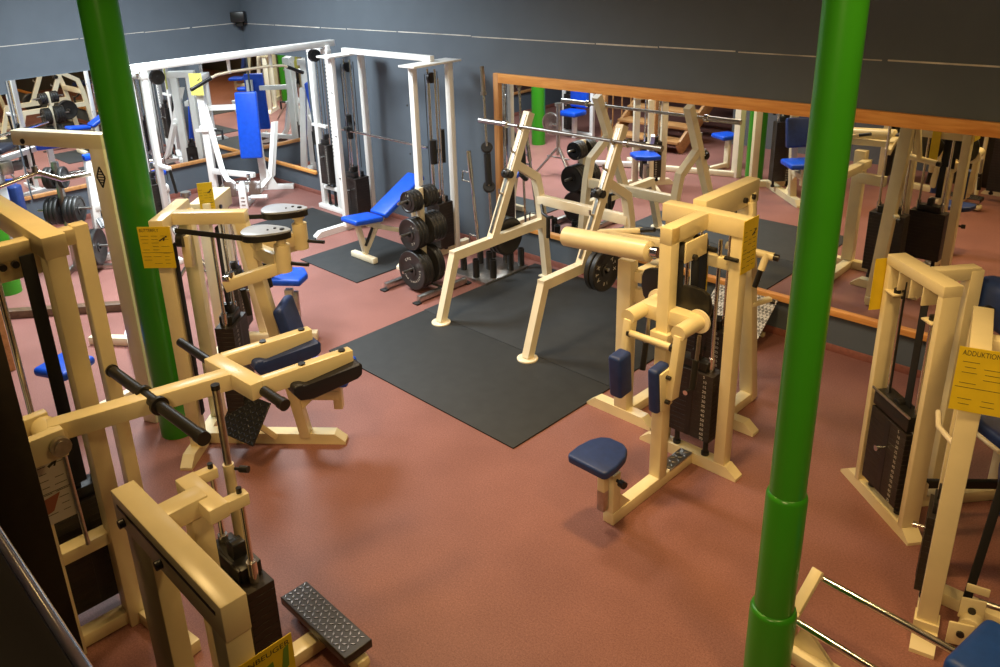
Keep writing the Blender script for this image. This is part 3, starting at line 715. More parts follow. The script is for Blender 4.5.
t.part('seat_edging', IVORY, B().pipe([L(.48, -.24, .46), L(.90, -.24, .46)], .014).pipe([L(.47, -.23, .46), L(.47, .19, .46)], .014))
sign(t, 'instruction_sign', L(-.03, .195, 1.30), (-1,0,0), UZ, .15, .30, YELLOW, None)

# right adduction machine with the sign
t = Thing('adduction_machine', 'cream machine carrying the yellow ADDUKTION sign at the right edge', 'weight machine', (-.72, 3.53, 0), 14, local=True)
t.part('front_post', CREAM, B().bar(L(0, 0, .10), L(0, 0, 1.40), .085, .085).prism([(-.05, .0), (.05, .0), (.05, .12), (-.05, .12)], L(0, -.01, 0), UX, UZ, .085))
t.part('foot_tip', CREAM, B().prism([(0, 0), (.09, 0), (.09, .08), (.06, .08), (0, .02)], L(0, -.13, 0), UY, UZ, .10))
t.part('top_beam', CREAM, B().bar(L(0, -.04, 1.43), L(0, .55, 1.43), .085, .07))
t.part('rear_post', CREAM, B().bar(L(0, .51, .05), L(0, .51, 1.40), .08, .08))
t.part('base_stem', CREAM, B().bar(L(0, .0, .04), L(0, .60, .04), .085, .07))
t.part('base_crossbar', CREAM, B().bar(L(.03, .30, .035), L(.60, .18, .035), .08, .07))
t.part('side_beam', CREAM, B().bar(L(.03, .3, 1.40), L(.5, .3, 1.40), .07, .06))
weight_stack(t, L(-.02, .24, 0), (0, -1, 0), .20, .10, .13, .55, 1.4, gr=.009, nums=0)
t.part('belt', BELT, B().bar(L(.14, .1, .20), L(.19, .12, 1.05), .035, .02))
t.part('pivot_plates', CREAM, B().box(L(.16, .02, .22), (.10, .012, .11), (V3((1,.2,0)), V3((-.2,1,0)), UZ)).box(L(.13, -.06, .13), (.10, .012, .12), (V3((1,.2,0)), V3((-.2,1,0)), UZ)).box(L(.17, .06, .30), (.09, .012, .04)))
t.part('pivot_roller', CREAM, B().rod(L(.17, .05, .16), L(.16, -.04, .16), .045))
t.part('pivot_bolt', BLACK, B().rod(L(.16, .01, .22), L(.16, .0, .22), .016))
t.part('pivot_bolt', BLACK, B().rod(L(.13, -.07, .14), L(.13, -.08, .14), .016))
t.part('push_rod', STEEL, B().rod(L(.17, .0, .17), L(.62, -.16, .12), .016).rod(L(.18, .06, .24), L(.6, .06, .24), .014))
t.part('seat_pad', NAVY, B().pad(L(.42, .45, .62), (.46, .42, .09), None, .03))
t.part('seat_post', CREAM, B().bar(L(.42, .30, .03), L(.42, .40, .58), .07))
t.part('handle', IVORY, B().pipe([L(-.10, .42, .95), L(-.09, .30, .94), L(-.02, .20, .92)], .013))
sign(t, 'instruction_sign', L(.058, -.065, 1.385), V3((1,.08,0)), UZ, .27, .285, YELLOW, 'ADDUKTION', tsize=.032, twidth=.13)

# bench at the lower right
t = Thing('rail_bench', 'low cream bench with two chrome rails and a blue pad in the bottom right corner', 'weight machine', (-.8, 3.05, 0))
t.part('end_plate', CREAM, B().box((-1.12, 3.01, .14), (.05, .03, .18)).bar((-1.125, 3.02, .20), (-1.095, 3.17, .385), .05, .03, up=UZ).prism([(-.05, 0), (.14, 0), (.0, .14)], (-1.06, 3.0, .075), UX, UZ, .02))
t.part('base_beam', CREAM, B().bar((-1.16, 2.99, .04), (-.25, 2.96, .04), .08, .075))
t.part('rail', CHROME, B().rod((-1.10, 3.175, .345), (-.25, 3.12, .345), .0165))
t.part('rail', CHROME, B().rod((-1.10, 3.0, .205), (-.25, 2.93, .205), .0165))
t.part('far_end_plate', CREAM, B().bar((-.25, 2.90, .08), (-.25, 3.18, .38), .06, .05))
t.part('seat_pad', DIMBLUE, B().pad((-.32, 3.03, .47), (.34, .36, .10), (V3((1,-.15,0)), V3((.15,1,.0)), UZ), .035))
t.part('pad_carriage', BLACK, B().box((-.40, 3.06, .385), (.20, .24, .05)))

# ------------------------------------------------------------------ squat machine at the left (world frame)
t = Thing('squat_machine', 'tall cream squat machine at the left with padded shoulder arms and long black handles', 'weight machine', (-3.6, .95, 0))
t.part('front_post', CREAM, B().bar((-3.535, .95, .0), (-3.535, .95, 1.98), .095, .082))
t.part('top_beam', CREAM, B().bar((-4.55, .96, 2.015), (-3.485, .955, 2.015), .10, .10))
t.part('side_post', CREAM, B().bar((-3.70, 1.125, .0), (-3.70, 1.125, 2.03), .075, .068))
t.part('side_post', CREAM, B().bar((-3.70, .61, .0), (-3.70, .61, 2.03), .075, .095))
t.part('top_crossbar', CREAM, B().bar((-3.70, .58, 1.985), (-3.70, 1.13, 1.985), .075, .075))
t.part('pulley_beam', CREAM, B().bar((-4.2, .72, 1.93), (-3.72, .80, 1.93), .06, .09).box((-3.74, .86, 1.90), (.03, .2, .12)))
for y in (.78, .83): t.part('bolt', BLACK, B().rod((-3.70+.03, y, 1.93), (-3.65, y, 1.93), .016))
weight_stack(t, (-3.72, .86, 0), (0, 1, 0), .29, .14, .10, .70, 1.95, nums=0, selector=False, sep=.10, gr=.014)
t.part('belt', BELT, B().bar((-3.66, .88, .80), (-3.66, .88, 1.96), .06, .008, up=UX))
t.part('lower_crossbar', CREAM, B().bar((-3.565, .64, .53), (-3.565, 1.0, .53), .085, .07))
t.part('base_crossbar', CREAM, B().bar((-3.56, .50, .04), (-3.56, 1.02, .04), .08, .075))
t.part('base_stem', CREAM, B().bar((-3.52, .99, .035), (-3.1, 1.05, .035), .085, .07))
t.part('near_post', CREAM, B().bar((-3.52, .645, .0), (-3.52, .645, 1.22), .07, .09))
pv = t.part('pivot_fork', CREAM, B().bar((-3.49, .60, 1.25), (-3.49, .77, 1.25), .05, .13).bar((-3.30, .62, 1.25), (-3.30, .77, 1.25), .05, .13).bar((-3.51, .60, 1.25), (-3.28, .61, 1.25), .07, .13))
t.part('pivot_cap', STEEL, B().rod((-3.53, .74, 1.25), (-3.24, .74, 1.25), .03).rod((-3.27, .74, 1.25), (-3.245, .74, 1.25), .042), pv)
t.part('pivot_tube', CREAM, B().rod((-3.465, .74, 1.25), (-3.325, .74, 1.25), .055), pv)
t.part('lever_beam', CREAM, B().bar((-3.39, .74, 1.265), (-3.17, 1.53, 1.29), .085, .085))
t.part('lever_crossbar', CREAM, B().bar((-3.38, 1.50, 1.29), (-2.98, 1.52, 1.29), .085, .085))
for x0, x1 in ((-3.35, -3.285), (-3.005, -2.94)):
    t.part('shoulder_arm', CREAM, B().bar((x0, 1.54, 1.29), (x1, 2.0, 1.29), .06, .085))
    ax = (V3((x1-x0, .46, 0)).normalized(), V3((-.46, x1-x0, 0)).normalized(), UZ)
    sp = t.part('shoulder_pad', NAVY if x0 < -3.2 else BLACKPAD, B().prism([(-.19, .05), (-.19, .015), (-.165, -.025), (-.10, -.04), (.14, -.02), (.165, -.005), (.17, .045), (.155, .06), (-.11, .035), (-.145, .055), (-.175, .06)], (x1+.008, 1.85, 1.215), V3((.06, .46, 0)), UZ, .09, bev=.012, seg=3))
    for k in (.45, .9):
        t.part('bolt', BLACK, B().rod((x0+(x1-x0)*k, 1.54+.46*k, 1.33), (x0+(x1-x0)*k, 1.54+.46*k, 1.338), .017))
lv = t.part('handle', BLACK, B().rod((-3.68, 1.125, 1.30), (-2.79, 1.15, 1.30), .027, 20).rod((-2.83, 1.149, 1.30), (-2.785, 1.15, 1.30), .031, 20).rod((-3.69, 1.125, 1.30), (-3.65, 1.126, 1.30), .031, 20))
t.part('handle_collar', BLACK, B().rod((-3.33, 1.134, 1.30), (-3.31, 1.135, 1.30), .042, 20).rod((-3.185, 1.139, 1.30), (-3.165, 1.139, 1.30), .042, 20), lv)
t.part('hand_grip', BLACK, B().rod((-3.72, 1.50, 1.29), (-3.40, 1.50, 1.29), .022))
t.part('hand_grip', BLACK, B().rod((-2.96, 1.53, 1.29), (-2.80, 1.535, 1.28), .024).rod((-2.83, 1.534, 1.282), (-2.795, 1.535, 1.28), .028))
sign(t, 'instruction_sign', (-3.468, .695, .985), UY, UZ, .21, .42, PAPER, 'MASCHINEN', tsize=.028, twidth=.13)
t.part('photo_print', REDINK, B().prism([(-.09, -.05), (.02, -.02), (.06, .06), (-.07, .04)], (-3.4655, .68, .86), UY, UZ, .001))
t.part('cable', STEEL, B().rod((-3.46, .80, .60), (-3.46, .79, 1.25), .010))

# ------------------------------------------------------------------ leg curl machine in the foreground
t = Thing('leg_curl_machine', 'cream machine in the left foreground carrying the yellow BEINBEUGER sign', 'weight machine', (-2.2, .85, 0))
bd = V3((1, 0, 0)); bs = V3((-bd.y, bd.x, 0))
pA, pB = V3((-2.58, .746, 1.335)), V3((-1.80, .746, 1.335))
t.part('main_beam', CREAM, B().bar(pA, pB, .085, .13))
t.part('beam_groove', BLACK, B().box((pA+pB)/2-bs*.0425+UZ*.02, (.70, .004, .012), (bd, bs, UZ), bev=0))
t.part('end_post', CREAM, B().bar(pB-bd*.05+V3((0,0,-.06)), V3((pB.x-.05, pB.y, 0)), .085, .085, up=UY))
t.part('end_post', CREAM, B().bar(pA+bd*.16+V3((0,0,-.06)), V3((pA.x+.16, pA.y, 0)), .20, .075, up=UY))
t.part('base_crossbar', CREAM, foot_beam((-2.64, .746, 0), (-1.72, .746, 0)))
for k in (.10, .42): 
    c = pA+bd*k*.9-bs*.045-UZ*.02; t.part('bolt', BLACK, B().rod(c, c-bs*.02, .016))
t.part('fork_stem', CREAM, B().bar((-2.345, .75, 1.36), (-2.35, .93, 1.36), .085, .075))
t.part('rod_fork', CREAM, B().bar((-2.485, .93, 1.36), (-2.23, .93, 1.36), .075, .06).bar((-2.465, .95, 1.365), (-2.46, 1.04, 1.365), .042, .045).bar((-2.255, .95, 1.36), (-2.25, 1.045, 1.36), .045, .05))
for x in (-2.46, -2.255): t.part('rod_cap', BLACK, B().rod((x, 1.02, 1.385), (x, 1.02, 1.405), .010))
t.part('fork_post', CREAM, B().bar((-2.35, .90, 1.33), (-2.35, .90, .05), .075))
weight_stack(t, (-2.375, 1.03, 0), UX, .30, .11, .13, .985, 1.38, nums=0, sep=.105, gr=.010)
t.part('top_weight', BLACK, B().box((-2.40, 1.03, 1.015), (.22, .095, .055), bev=.004))
t.part('limit_tube', CREAM, B().rod((-2.60, 1.15, .08), (-2.60, 1.15, 1.27), .022))
t.part('limit_rod', STEEL, B().rod((-2.60, 1.15, 1.27), (-2.60, 1.15, 1.61), .015))
t.part('rod_end', BLACK, B().rod((-2.60, 1.15, 1.60), (-2.60, 1.15, 1.62), .017))
t.part('adjusting_knob', BLACK, knob((-2.58, 1.165, 1.25), (1, .6, .1), .014, .06))
t.part('base_stem', CREAM, B().bar((-2.72, .76, .04), (-2.72, 1.60, .04), .085, .075))
t.part('foot_crossbar', CREAM, B().bar((-2.98, 1.56, .05), (-2.42, 1.56, .05), .085, .075, bev=.03))
tread_plate(t, 'foot_plate', (-2.705, 1.545, .155), UX, UY, .53, .15, .012, TREAD, pitch=.028)
t.part('plate_edge', BLACK, B().box((-2.705, 1.470, .135), (.53, .006, .045)).box((-2.438, 1.545, .135), (.006, .15, .045)))
t.part('plate_stand', CREAM, B().bar((-2.72, 1.545, .07), (-2.72, 1.545, .14), .06))
sign(t, 'instruction_sign', (-1.793, .80, 1.04), UY, UZ, .205, .27, YELLOW, None, figure=False)
t.part('lettering', INK, text_b('BEINBEUGER', V3((-1.7905, .705, 1.142)), UY, UZ, .026, lift=0, width=.185))
t.part('green_drawing', GREENINK, B().prism([(-.03,-.05),(.03,-.04),(.025,.03),(-.022,.02)], (-1.7905, .805, 1.085), UY, UZ, .001))
t.part('green_drawing', GREENINK, B().prism([(-.012,-.05),(.016,-.03),(.022,.05),(.004,.04)], (-1.7905, .865, 1.095), UY, UZ, .001))

# ------------------------------------------------------------------ butterfly machine (rotated)
ang = math.degrees(math.atan2(.664, .747))
t = Thing('butterfly_machine', 'cream machine with two grey teardrop cams and the yellow BUTTERFLY sign', 'weight machine', (-4.78, 1.99, 0), ang, local=True)
t.part('base_crossbar', CREAM, foot_beam(L(0, .36, 0), L(0, -.36, 0)))
t.part('base_stem', CREAM, B().prism([(0,0),(.99,0),(.99,.02),(.92,.078),(0,.078)], L(0, 0, 0), UX, UZ, .085))
for v in (-.155, .215):
    t.part('rear_post', CREAM, B().bar(L(.02, v, .06), L(.02, v, 1.60), .09, .085, up=(0,1,0)))
t.part('top_crossbar', CREAM, B().bar(L(.01, -.20, 1.62), L(-.01, .27, 1.62), .09, .08))
t.part('top_stem', CREAM, B().bar(L(0, -.01, 1.62), L(.51, -.01, 1.62), .085, .08))
t.part('front_post', CREAM, B().bar(L(.47, -.01, 1.60), L(.72, -.01, .05), .075, .085, up=(0,1,0)))
b = B(); d = V3((.25, 0, -1.55)).normalized(); f = V3((d.z*-1, 0, d.x))
t.part('slot', STEEL, B().box(L(.60, -.01, .84)+V3((0,-.035,0)), (.035, .01, .16), (V3((1,0,.16)), V3((0,1,0)), V3((-.16,0,1))), bev=.004))
weight_stack(t, L(.31, -.02, 0), (0, 1, 0), .26, .12, .16, .92, 1.55, sep=.09, nums=-1)
t.part('belt', BELT, B().bar(L(.31, -.02, .98), L(.31, -.02, 1.56), .05, .008, up=UX).bar(L(.08, -.15, .3), L(.08, -.15, 1.5), .05, .01, up=UX))
t.part('cable_pulley', BLACK, B().rod(L(.11, -.15, 1.52), L(.15, -.15, 1.52), .045))
t.part('pulley_bracket', CREAM, B().box(L(.15, -.13, 1.44), (.05, .05, .20)))
for s, zz in ((-1, 1.595), (1, 1.605)):
    v = s*.20
    t.part('pivot_bracket', CREAM, B().bar(L(.52, 0, 1.40), L(.74, v, 1.40), .06, .09).bar(L(.52, 0, 1.46), L(.60, v*.6, 1.46), .05, .06))
    hs = t.part('pivot_housing', CREAM, B().rod(L(.77, v, 1.33), L(.77, v, 1.50), .048, 28))
    t.part('pivot_shaft', CREAM, B().rod(L(.77, v, 1.50), L(.77, v, 1.56), .028).rod(L(.77, v, 1.535), L(.77, v, 1.555), .042), hs)
    poly = []
    for k in range(28):
        a = 2*PI*k/28
        poly.append((-.095+.15*math.cos(a)+.012*math.cos(2*a), .098*math.sin(a)*(1-.28*math.cos(a))))
    cam = t.part('cam_disc', GREYMETAL, B().prism(poly, L(.77, v, zz-.006), UX, UY, .012, bev=.003))
    t.part('cam_rim', BLACK, B().prism(poly, L(.77, v, zz-.031), UX, UY, .038), cam)
    t.part('cam_bolt', BLACK, B().rod(L(.735, v+.02, zz), L(.735, v+.02, zz+.005), .009).rod(L(.70, v-.01, zz), L(.70, v-.01, zz+.005), .006).rod(L(.785, v, zz), L(.785, v, zz+.006), .015), cam)
    arm = t.part('swing_arm', CREAM, B().bar(L(.76, v, 1.36), L(.40, s*.24, 1.25), .055, .075))
    t.part('arm_clamp', CHROME, B().box(L(.42, s*.24, 1.305), (.05, .06, .035), bev=.01).rod(L(.45, s*.235, 1.30), L(.45, s*.235, 1.34), .018), arm)
    t.part('hand_grip', BLACK, B().rod(L(.50, s*.22, 1.22), L(.52, s*.22, 1.05), .019), arm)
    t.part('side_grip', BLACK, B().rod(L(.81, v, 1.38), L(.93, v-.03, 1.38), .012), hs)
t.part('pull_strap', BELT, B().bar(L(.10, -.15, 1.58), L(.62, -.285, 1.565), .006, .035, up=UZ).bar(L(.10, .1, 1.57), L(.58, .12, 1.575), .006, .03, up=UZ))
bn_ = V3((.97, 0, .22)); bu_ = V3((-.22, 0, .97))
t.part('back_pad', NAVY, B().pad(L(.70, .0, .86), (.07, .27, .36), (bn_, UY, bu_), .025))
t.part('pad_block', IVORY, B().box(L(.655, -.07, .98), (.05, .06, .05)).rod(L(.65, -.06, .90), L(.68, -.06, .90), .02))
t.part('seat_beam', CREAM, B().bar(L(.64, -.01, .375), L(.98, -.01, .375), .075, .07).prism([(0, 0), (.14, .0), (0, -.14)], L(.66, -.01, .345), UX, UZ, .05))
t.part('seat_tube', CREAM, B().bar(L(.965, -.01, .27), L(.965, -.01, .49), .06))
t.part('seat_pad', BLUE, B().pad(L(.90, .02, .525), (.34, .34, .07), None, .025))
sign(t, 'instruction_sign', L(.0, -.215, 1.495), UX, UZ, .205, .265, YELLOW, 'BUTTERFLY', tsize=.028, twidth=.12)

iM = t.M.inverted(); iR = iM.to_3x3()
ax_ = V3((1, .2, 0)).normalized(); ay_ = V3((-.03, .15, .18)).normalized(); ay_ = (ay_-ax_*ay_.dot(ax_)).normalized()
tread_plate(t, 'foot_pedal', iM @ V3((-4.355, 2.085, .31)), iR @ ax_, iR @ ay_, .33, .29, .012, TREADDARK, pitch=.030)
t.part('pedal_arm', CREAM, B().bar(iM @ V3((-4.38, 2.30, .05)), iM @ V3((-4.36, 2.12, .285)), .045, .04))

# machine behind the butterfly machine, same make
t = Thing('curl_machine', 'cream machine behind the butterfly machine, small yellow sign on top and blue seat', 'weight machine', (-6.02, 2.88, 0), ang, local=True)
t.part('base_crossbar', IVORY, foot_beam(L(0, .34, 0), L(0, -.34, 0)))
t.part('base_stem', IVORY, B().bar(L(0, 0, .04), L(.75, .05, .04), .08))
t.part('rear_post', IVORY, B().bar(L(0, -.17, .05), L(0, -.17, 1.20), .085, .08, up=UY))
t.part('rear_post', IVORY, B().bar(L(0, .20, .05), L(0, .20, 1.20), .085, .08, up=UY))
t.part('top_crossbar', CREAM, B().bar(L(0, -.23, 1.25), L(0, .25, 1.25), .17, .15))
for u in (-.04, .04): t.part('bolt', BLACK, B().rod(L(.085, -.10+u*1.6, 1.24), L(.10, -.10+u*1.6, 1.24), .017))
t.part('front_post', IVORY, B().bar(L(.28, .06, .05), L(.16, .06, 1.18), .07, .075, up=UY))
weight_stack(t, L(.10, .02, 0), (0, 1, 0), .26, .12, .14, .62, 1.18, nums=-1, sep=.09)
t.part('seat_frame', IVORY, B().sweep([L(.22, .10, .62), L(.36, .10, .55), L(.46, .10, .78)], .05, .05, UY))
t.part('seat_post', IVORY, B().bar(L(.50, .18, .05), L(.50, .18, .42), .07))
t.part('post_sleeve', STEEL, B().bar(L(.56, .18, .14), L(.56, .18, .40), .045))
t.part('seat_pad', BLUE, B().prism([(-.16, -.15), (.16, -.17), (.19, .0), (.12, .15), (-.12, .17), (-.17, .05)], L(.49, .20, .53), UX, UY, .06, bev=.02, seg=4))
sign(t, 'instruction_sign', L(.06, -.215, 1.36), V3((.8, .3, 0)), UZ, .115, .26, YELLOW, None)

# ------------------------------------------------------------------ lat machine post with the diamond emblem
t = Thing('lat_machine', 'cream gallows post with a black diamond emblem, just left of the left green column', 'weight machine', (-5.30, 1.84, 0))
ld = V3((-.647, -.30, 0)).normalized(); ls = V3((.30, -.647, 0)).normalized()
pt = V3((-5.31, 1.85, 0))
t.part('post', IVORY, B().bar(pt, pt+V3((0,0,2.02)), .085, .12, up=ld))
t.part('gallows_beam', IVORY, B().bar(pt+ld*-.06+V3((0,0,2.06)), pt+ld*.72+V3((0,0,2.06)), .085, .10))
t.part('beam_bolt', BLACK, B().rod(pt+ld*.62+ls*.043+V3((0,0,2.04)), pt+ld*.62+ls*.05+V3((0,0,2.04)), .018))
e = pt+ls*.0435+V3((0,0,1.83))
b = B(); 
for sx, sz in ((1,1),(1,-1),(-1,-1),(-1,1)):
    b.bar(e+ld*.034*sx, e+UZ*.068*sz, .002, .011, up=UZ, bev=0)
for k in (-.036, -.018, 0, .018, .036): b.box(e+UZ*k, (.055*(1-abs(k)/.068), .002, .007), (ld, ls, UZ), bev=0)
t.part('diamond_emblem', BLACK, b)
t.part('base_beam', IVORY, B().bar(pt+V3((0,0,.04)), V3((-6.62, 2.25, .04)), .08, .075))
t.part('cross_beam', IVORY, B().bar(V3((-6.95, 2.02, .042)), V3((-6.30, 2.52, .042)), .08, .075))
t.part('brace', WHITE, B().bar(V3((-6.66, 2.24, .05)), V3((-7.2, 2.52, .05)), .08, .075))
t.part('seat_pad', BLUE, B().pad(V3((-5.72, 1.45, .45)), (.30, .30, .07), (ld, ls, UZ), .03))
t.part('seat_post', IVORY, B().bar(V3((-5.66, 1.48, 0)), V3((-5.66, 1.48, .42)), .07).bar(V3((-5.66, 1.48, .05)), V3((-5.75, 1.96, .05)), .06))
t.part('cable', BLACK, B().rod(pt+ld*.62+V3((0,0,2.02)), pt+ld*.62+V3((0,0,1.84)), .005))
c = pt+ld*.62+V3((0,0,1.80)); q = V3((.25, .97, 0)).normalized()
lb = t.part('lat_bar', CHROME, B().pipe([c-q*.44+UZ*-.13, c-q*.34+UZ*-.07, c+UZ*.01, c+q*.02+UZ*.01, c+q*.15+UZ*-.06, c+q*.34+UZ*-.05], .017))
t.part('hook', STEEL, B().rod(c+UZ*.02, c+UZ*.06, .02), lb)

# ------------------------------------------------------------------ chest press in the room corner
t = Thing('chest_press', 'white chest press with a tall bright blue back pad in the room corner', 'weight machine', (-9.93, 5.30, 0), -45, local=True)
v0 = .09
t.part('front_post', WHITE, B().prism([(-.055, 0), (.055, 0), (.05, .30), (.02, .37), (-.02, .37), (-.05, .30)], L(.48, v0, 0), UY, UZ, .07, bev=.006))
for z in (.06, .11, .16): t.part('slot', STEEL, B().box(L(.518, v0, z), (.006, .05, .014), bev=.001))
t.part('base_stem', WHITE, B().bar(L(-.46, v0, .035), L(.48, v0, .035), .08, .07))
t.part('base_crossbar', WHITE, B().bar(L(-.44, -.50, .035), L(-.44, .56, .035), .08, .07))
t.part('rear_upright', WHITE, B().bar(L(-.42, v0+.06, .05), L(-.30, v0+.06, 1.35), .09, .09, up=UX))
t.part('back_pad', BLUE, B().pad(L(-.17, v0+.01, .985), (.075, .30, .90), (V3((.985, 0, .12)), UY, V3((-.12, 0, .985))), .022))
t.part('cross_beam', WHITE, B().bar(L(-.1, -.46, .38), L(.2, v0+.1, .38), .07, .07))
t.part('left_press_arm', WHITE, B().sweep([L(.42, v0-.03, .26), L(.28, -.16, .36), L(.18, -.24, .46), L(-.28, -.54, 1.46)], .07, .065, V3((.85, .5, .0))))
t.part('right_press_arm', WHITE, B().sweep([L(.40, v0+.06, .24), L(.22, .30, .24), L(.10, .40, .34), L(-.18, .46, 1.02)], .07, .065, V3((.85, -.5, .0))))
t.part('gusset', WHITE, B().prism([(0, 0), (.16, 0), (.02, .28)], L(.16, .34, .17), V3((-.6, .8, 0)), UZ, .05))
t.part('tower_post', WHITE, B().bar(L(-.18, -.50, 0), L(-.18, -.50, 1.62), .10, .10))
t.part('tower_post', WHITE, B().bar(L(-.40, -.50, 0), L(-.40, -.50, 1.62), .09, .09))
t.part('tower_head', WHITE, B().bar(L(-.48, -.50, 1.64), L(-.10, -.50, 1.64), .12, .09))
t.part('post_clamp', WHITE, B().bar(L(-.12, -.62, .95), L(-.12, -.34, .95), .05, .04).box(L(-.12, -.50, .99), (.06, .12, .05)))
t.part('hand_grip', BLACK, B().pipe([L(-.10, -.36, .95), L(-.04, -.24, .95), L(-.04, -.24, .83)], .016))
t.part('shelf_beam', WHITE, B().bar(L(-.30, -.50, 1.22), L(-.30, .0, 1.22), .06, .07))
weight_stack(t, L(-.29, -.50, 0), (1, 0, 0), .16, .10, .12, .60, 1.6, nums=0, gr=.008)
for v in (-.09, .24):
    t.part('shin_plate', BROWNPLATE, B().box(L(.42, v, .255), (.02, .16, .20), (V3((.9, 0, .43)), UY, V3((-.43, 0, .9))), bev=.006))
t.part('foot_roller', WHITE, B().rod(L(.50, .20, .16), L(.50, .40, .16), .028).rod(L(.50, .40, .16), L(.50, .42, .16), .032))
sign(t, 'instruction_sign', L(-.06, -.50, 1.58), V3((.25, 1, 0)), UZ, .19, .29, PALEYEL, None)
t.part('lever_joint', CHROME, B().rod(L(.38, -.0, .33), L(.38, .18, .33), .03).rod(L(.30, v0+.05, .30), L(.30, v0+.05, .42), .025))

# ------------------------------------------------------------------ things at the far left
a_ = V3((.66, .75, 0)).normalized(); s_ = V3((-.75, .66, 0))
c0 = V3((-8.93, 2.62, 0))
t = Thing('plate_tree', 'grey plate tree against the left-hand wall, left of the left green column', 'weight rack', c0)
t.part('mast', STEEL, B().bar(c0, c0+V3((0, 0, 1.22)), .06, .06, up=a_))
t.part('base_bar', STEEL, B().bar(c0-a_*.05+s_*.28+UZ*.03, c0-a_*.05-s_*.28+UZ*.03, .05, .05))
t.part('base_stem', STEEL, B().bar(c0+UZ*.03, c0+a_*.50+UZ*.03, .05, .05))
PL = 'plates on the far left plate tree'
for lev, z, sides, r in (('top', 1.06, ((-1, 2), (1, 1)), .115), ('middle', .70, ((-1, 3), (1, 3)), .150), ('bottom', .27, ((1, 2),), .200)):
    for s, n in sides:
        t.part('peg', STEEL, B().rod(c0+UZ*z, c0+a_*s*(.04+(.17 if z < .5 else 0)+n*.045+.11)+UZ*z, .0145))
        for k in range(n):
            plate('black plate, %s, %s %s peg of the far left plate tree' % (['innermost', 'second from the mast', 'outermost'][k] if n == 3 else (['innermost', 'outermost'][k] if n == 2 else 'alone'), lev, 'right' if s > 0 else 'left'),
                  c0+a_*s*(.055+(.17 if z < .5 else 0)+k*.045)+UZ*(z-.0115), a_*s, r, .042, PL)

t = Thing('leg_press', 'white leg press with blue-capped post and ribbed black foot plate, far left', 'weight machine', (-9.05, 2.95, 0))
t.part('post', WHITE, B().bar((-9.02, 2.92, 0), (-9.02, 2.99, 1.16), .085, .085, up=UX))
t.part('post_cap', BLUE, B().box((-9.02, 2.99, 1.18), (.095, .095, .06), bev=.008))
t.part('side_beam', WHITE, B().bar((-9.02, 2.95, .62), (-8.85, 3.75, .70), .09, .08))
t.part('frame_post', WHITE, B().bar((-8.86, 3.7, 0), (-8.86, 3.7, .70), .08))
t.part('chrome_rail', CHROME, B().rod((-9.35, 2.75, .98), (-8.9, 3.75, 1.02), .02))
b = B().box((-9.00, 3.10, .50), (.30, .34, .02), (V3((.8, 0, -.6)), UY, V3((.6, 0, .8))), bev=.004)
for k in range(7): b.box(V3((-9.00, 2.96+k*.047, .50))+V3((.6, 0, .8))*.014, (.28, .018, .010), (V3((.8, 0, -.6)), UY, V3((.6, 0, .8))), bev=0)
t.part('foot_plate', BLACK, b)
t.part('base_beam', WHITE, B().bar((-9.02, 2.9, .04), (-8.86, 3.75, .04), .08))
t.part('seat_pad', BLUE, B().pad((-9.15, 3.62, .80), (.40, .36, .09), (V3((.9, .2, .3)), V3((-.2, 1, 0)), V3((-.3, 0, .9))), .03))

t = Thing('seat_machine', 'white machine with black top pad and blue side pads, left edge of photo', 'weight machine', (-8.35, 1.62, 0))
t.part('frame_post', WHITE, B().bar((-8.30, 1.66, 0), (-8.30, 1.66, 1.28), .08, .08))
t.part('frame_post', WHITE, B().bar((-8.65, 1.55, 0), (-8.65, 1.55, 1.15), .08, .08))
t.part('cross_beam', WHITE, B().bar((-8.7, 1.54, 1.12), (-8.26, 1.67, 1.12), .07, .08))
t.part('top_pad', BLACKPAD, B().pad((-8.38, 1.68, 1.345), (.36, .34, .07), (a_, s_, UZ), .025))
t.part('cam_block', STEEL, B().box((-8.20, 1.72, 1.16), (.10, .12, .14), bev=.01))
t.part('side_pad', NAVY, B().pad((-8.12, 1.74, .78), (.10, .14, .40), (a_, s_, UZ), .03))
t.part('side_pad', BLUE, B().pad((-8.34, 1.70, .82), (.24, .10, .38), (a_, s_, UZ), .03))
t.part('base_beam', WHITE, B().bar((-8.8, 1.50, .04), (-8.0, 1.76, .04), .09, .08))
t.o.location = V3((-9.52, 2.16, 0))
t.part('foot_lever', WHITE, B().bar((-8.12, 1.70, .06), (-8.12, 1.70, .24), .05).rod((-8.14, 1.66, .22), (-8.02, 1.76, .22), .03))

# wooden step edge at far left
sd = V3((.70, .857, 0)).normalized()
single('wooden_step', STAIRDARK, B().bar(V3((-8.30, 1.50, .04)), V3((-7.35, 2.66, .04)), .10, .08), 'low brown wooden edging strip lying on the red floor at the far left', 'step', None, (-7.8, 2.1, 0))
tp = Thing('foot_rest', 'small black tilted chequer foot rest behind the lat machine post', 'foot rest', (-7.25, 2.66, 0))
tread_plate(tp, 'tread_plate', (-7.30, 2.66, .16), a_, (s_*.7+UZ*.7), .34, .30, .012, TREADDARK)
tp.part('stand', BLACK, B().bar(V3((-7.30, 2.66, .0))-s_*.10, V3((-7.30, 2.66, .14))-s_*.02, .05).box(V3((-7.30, 2.66, .01)), (.2, .22, .02), (a_, s_, UZ)))

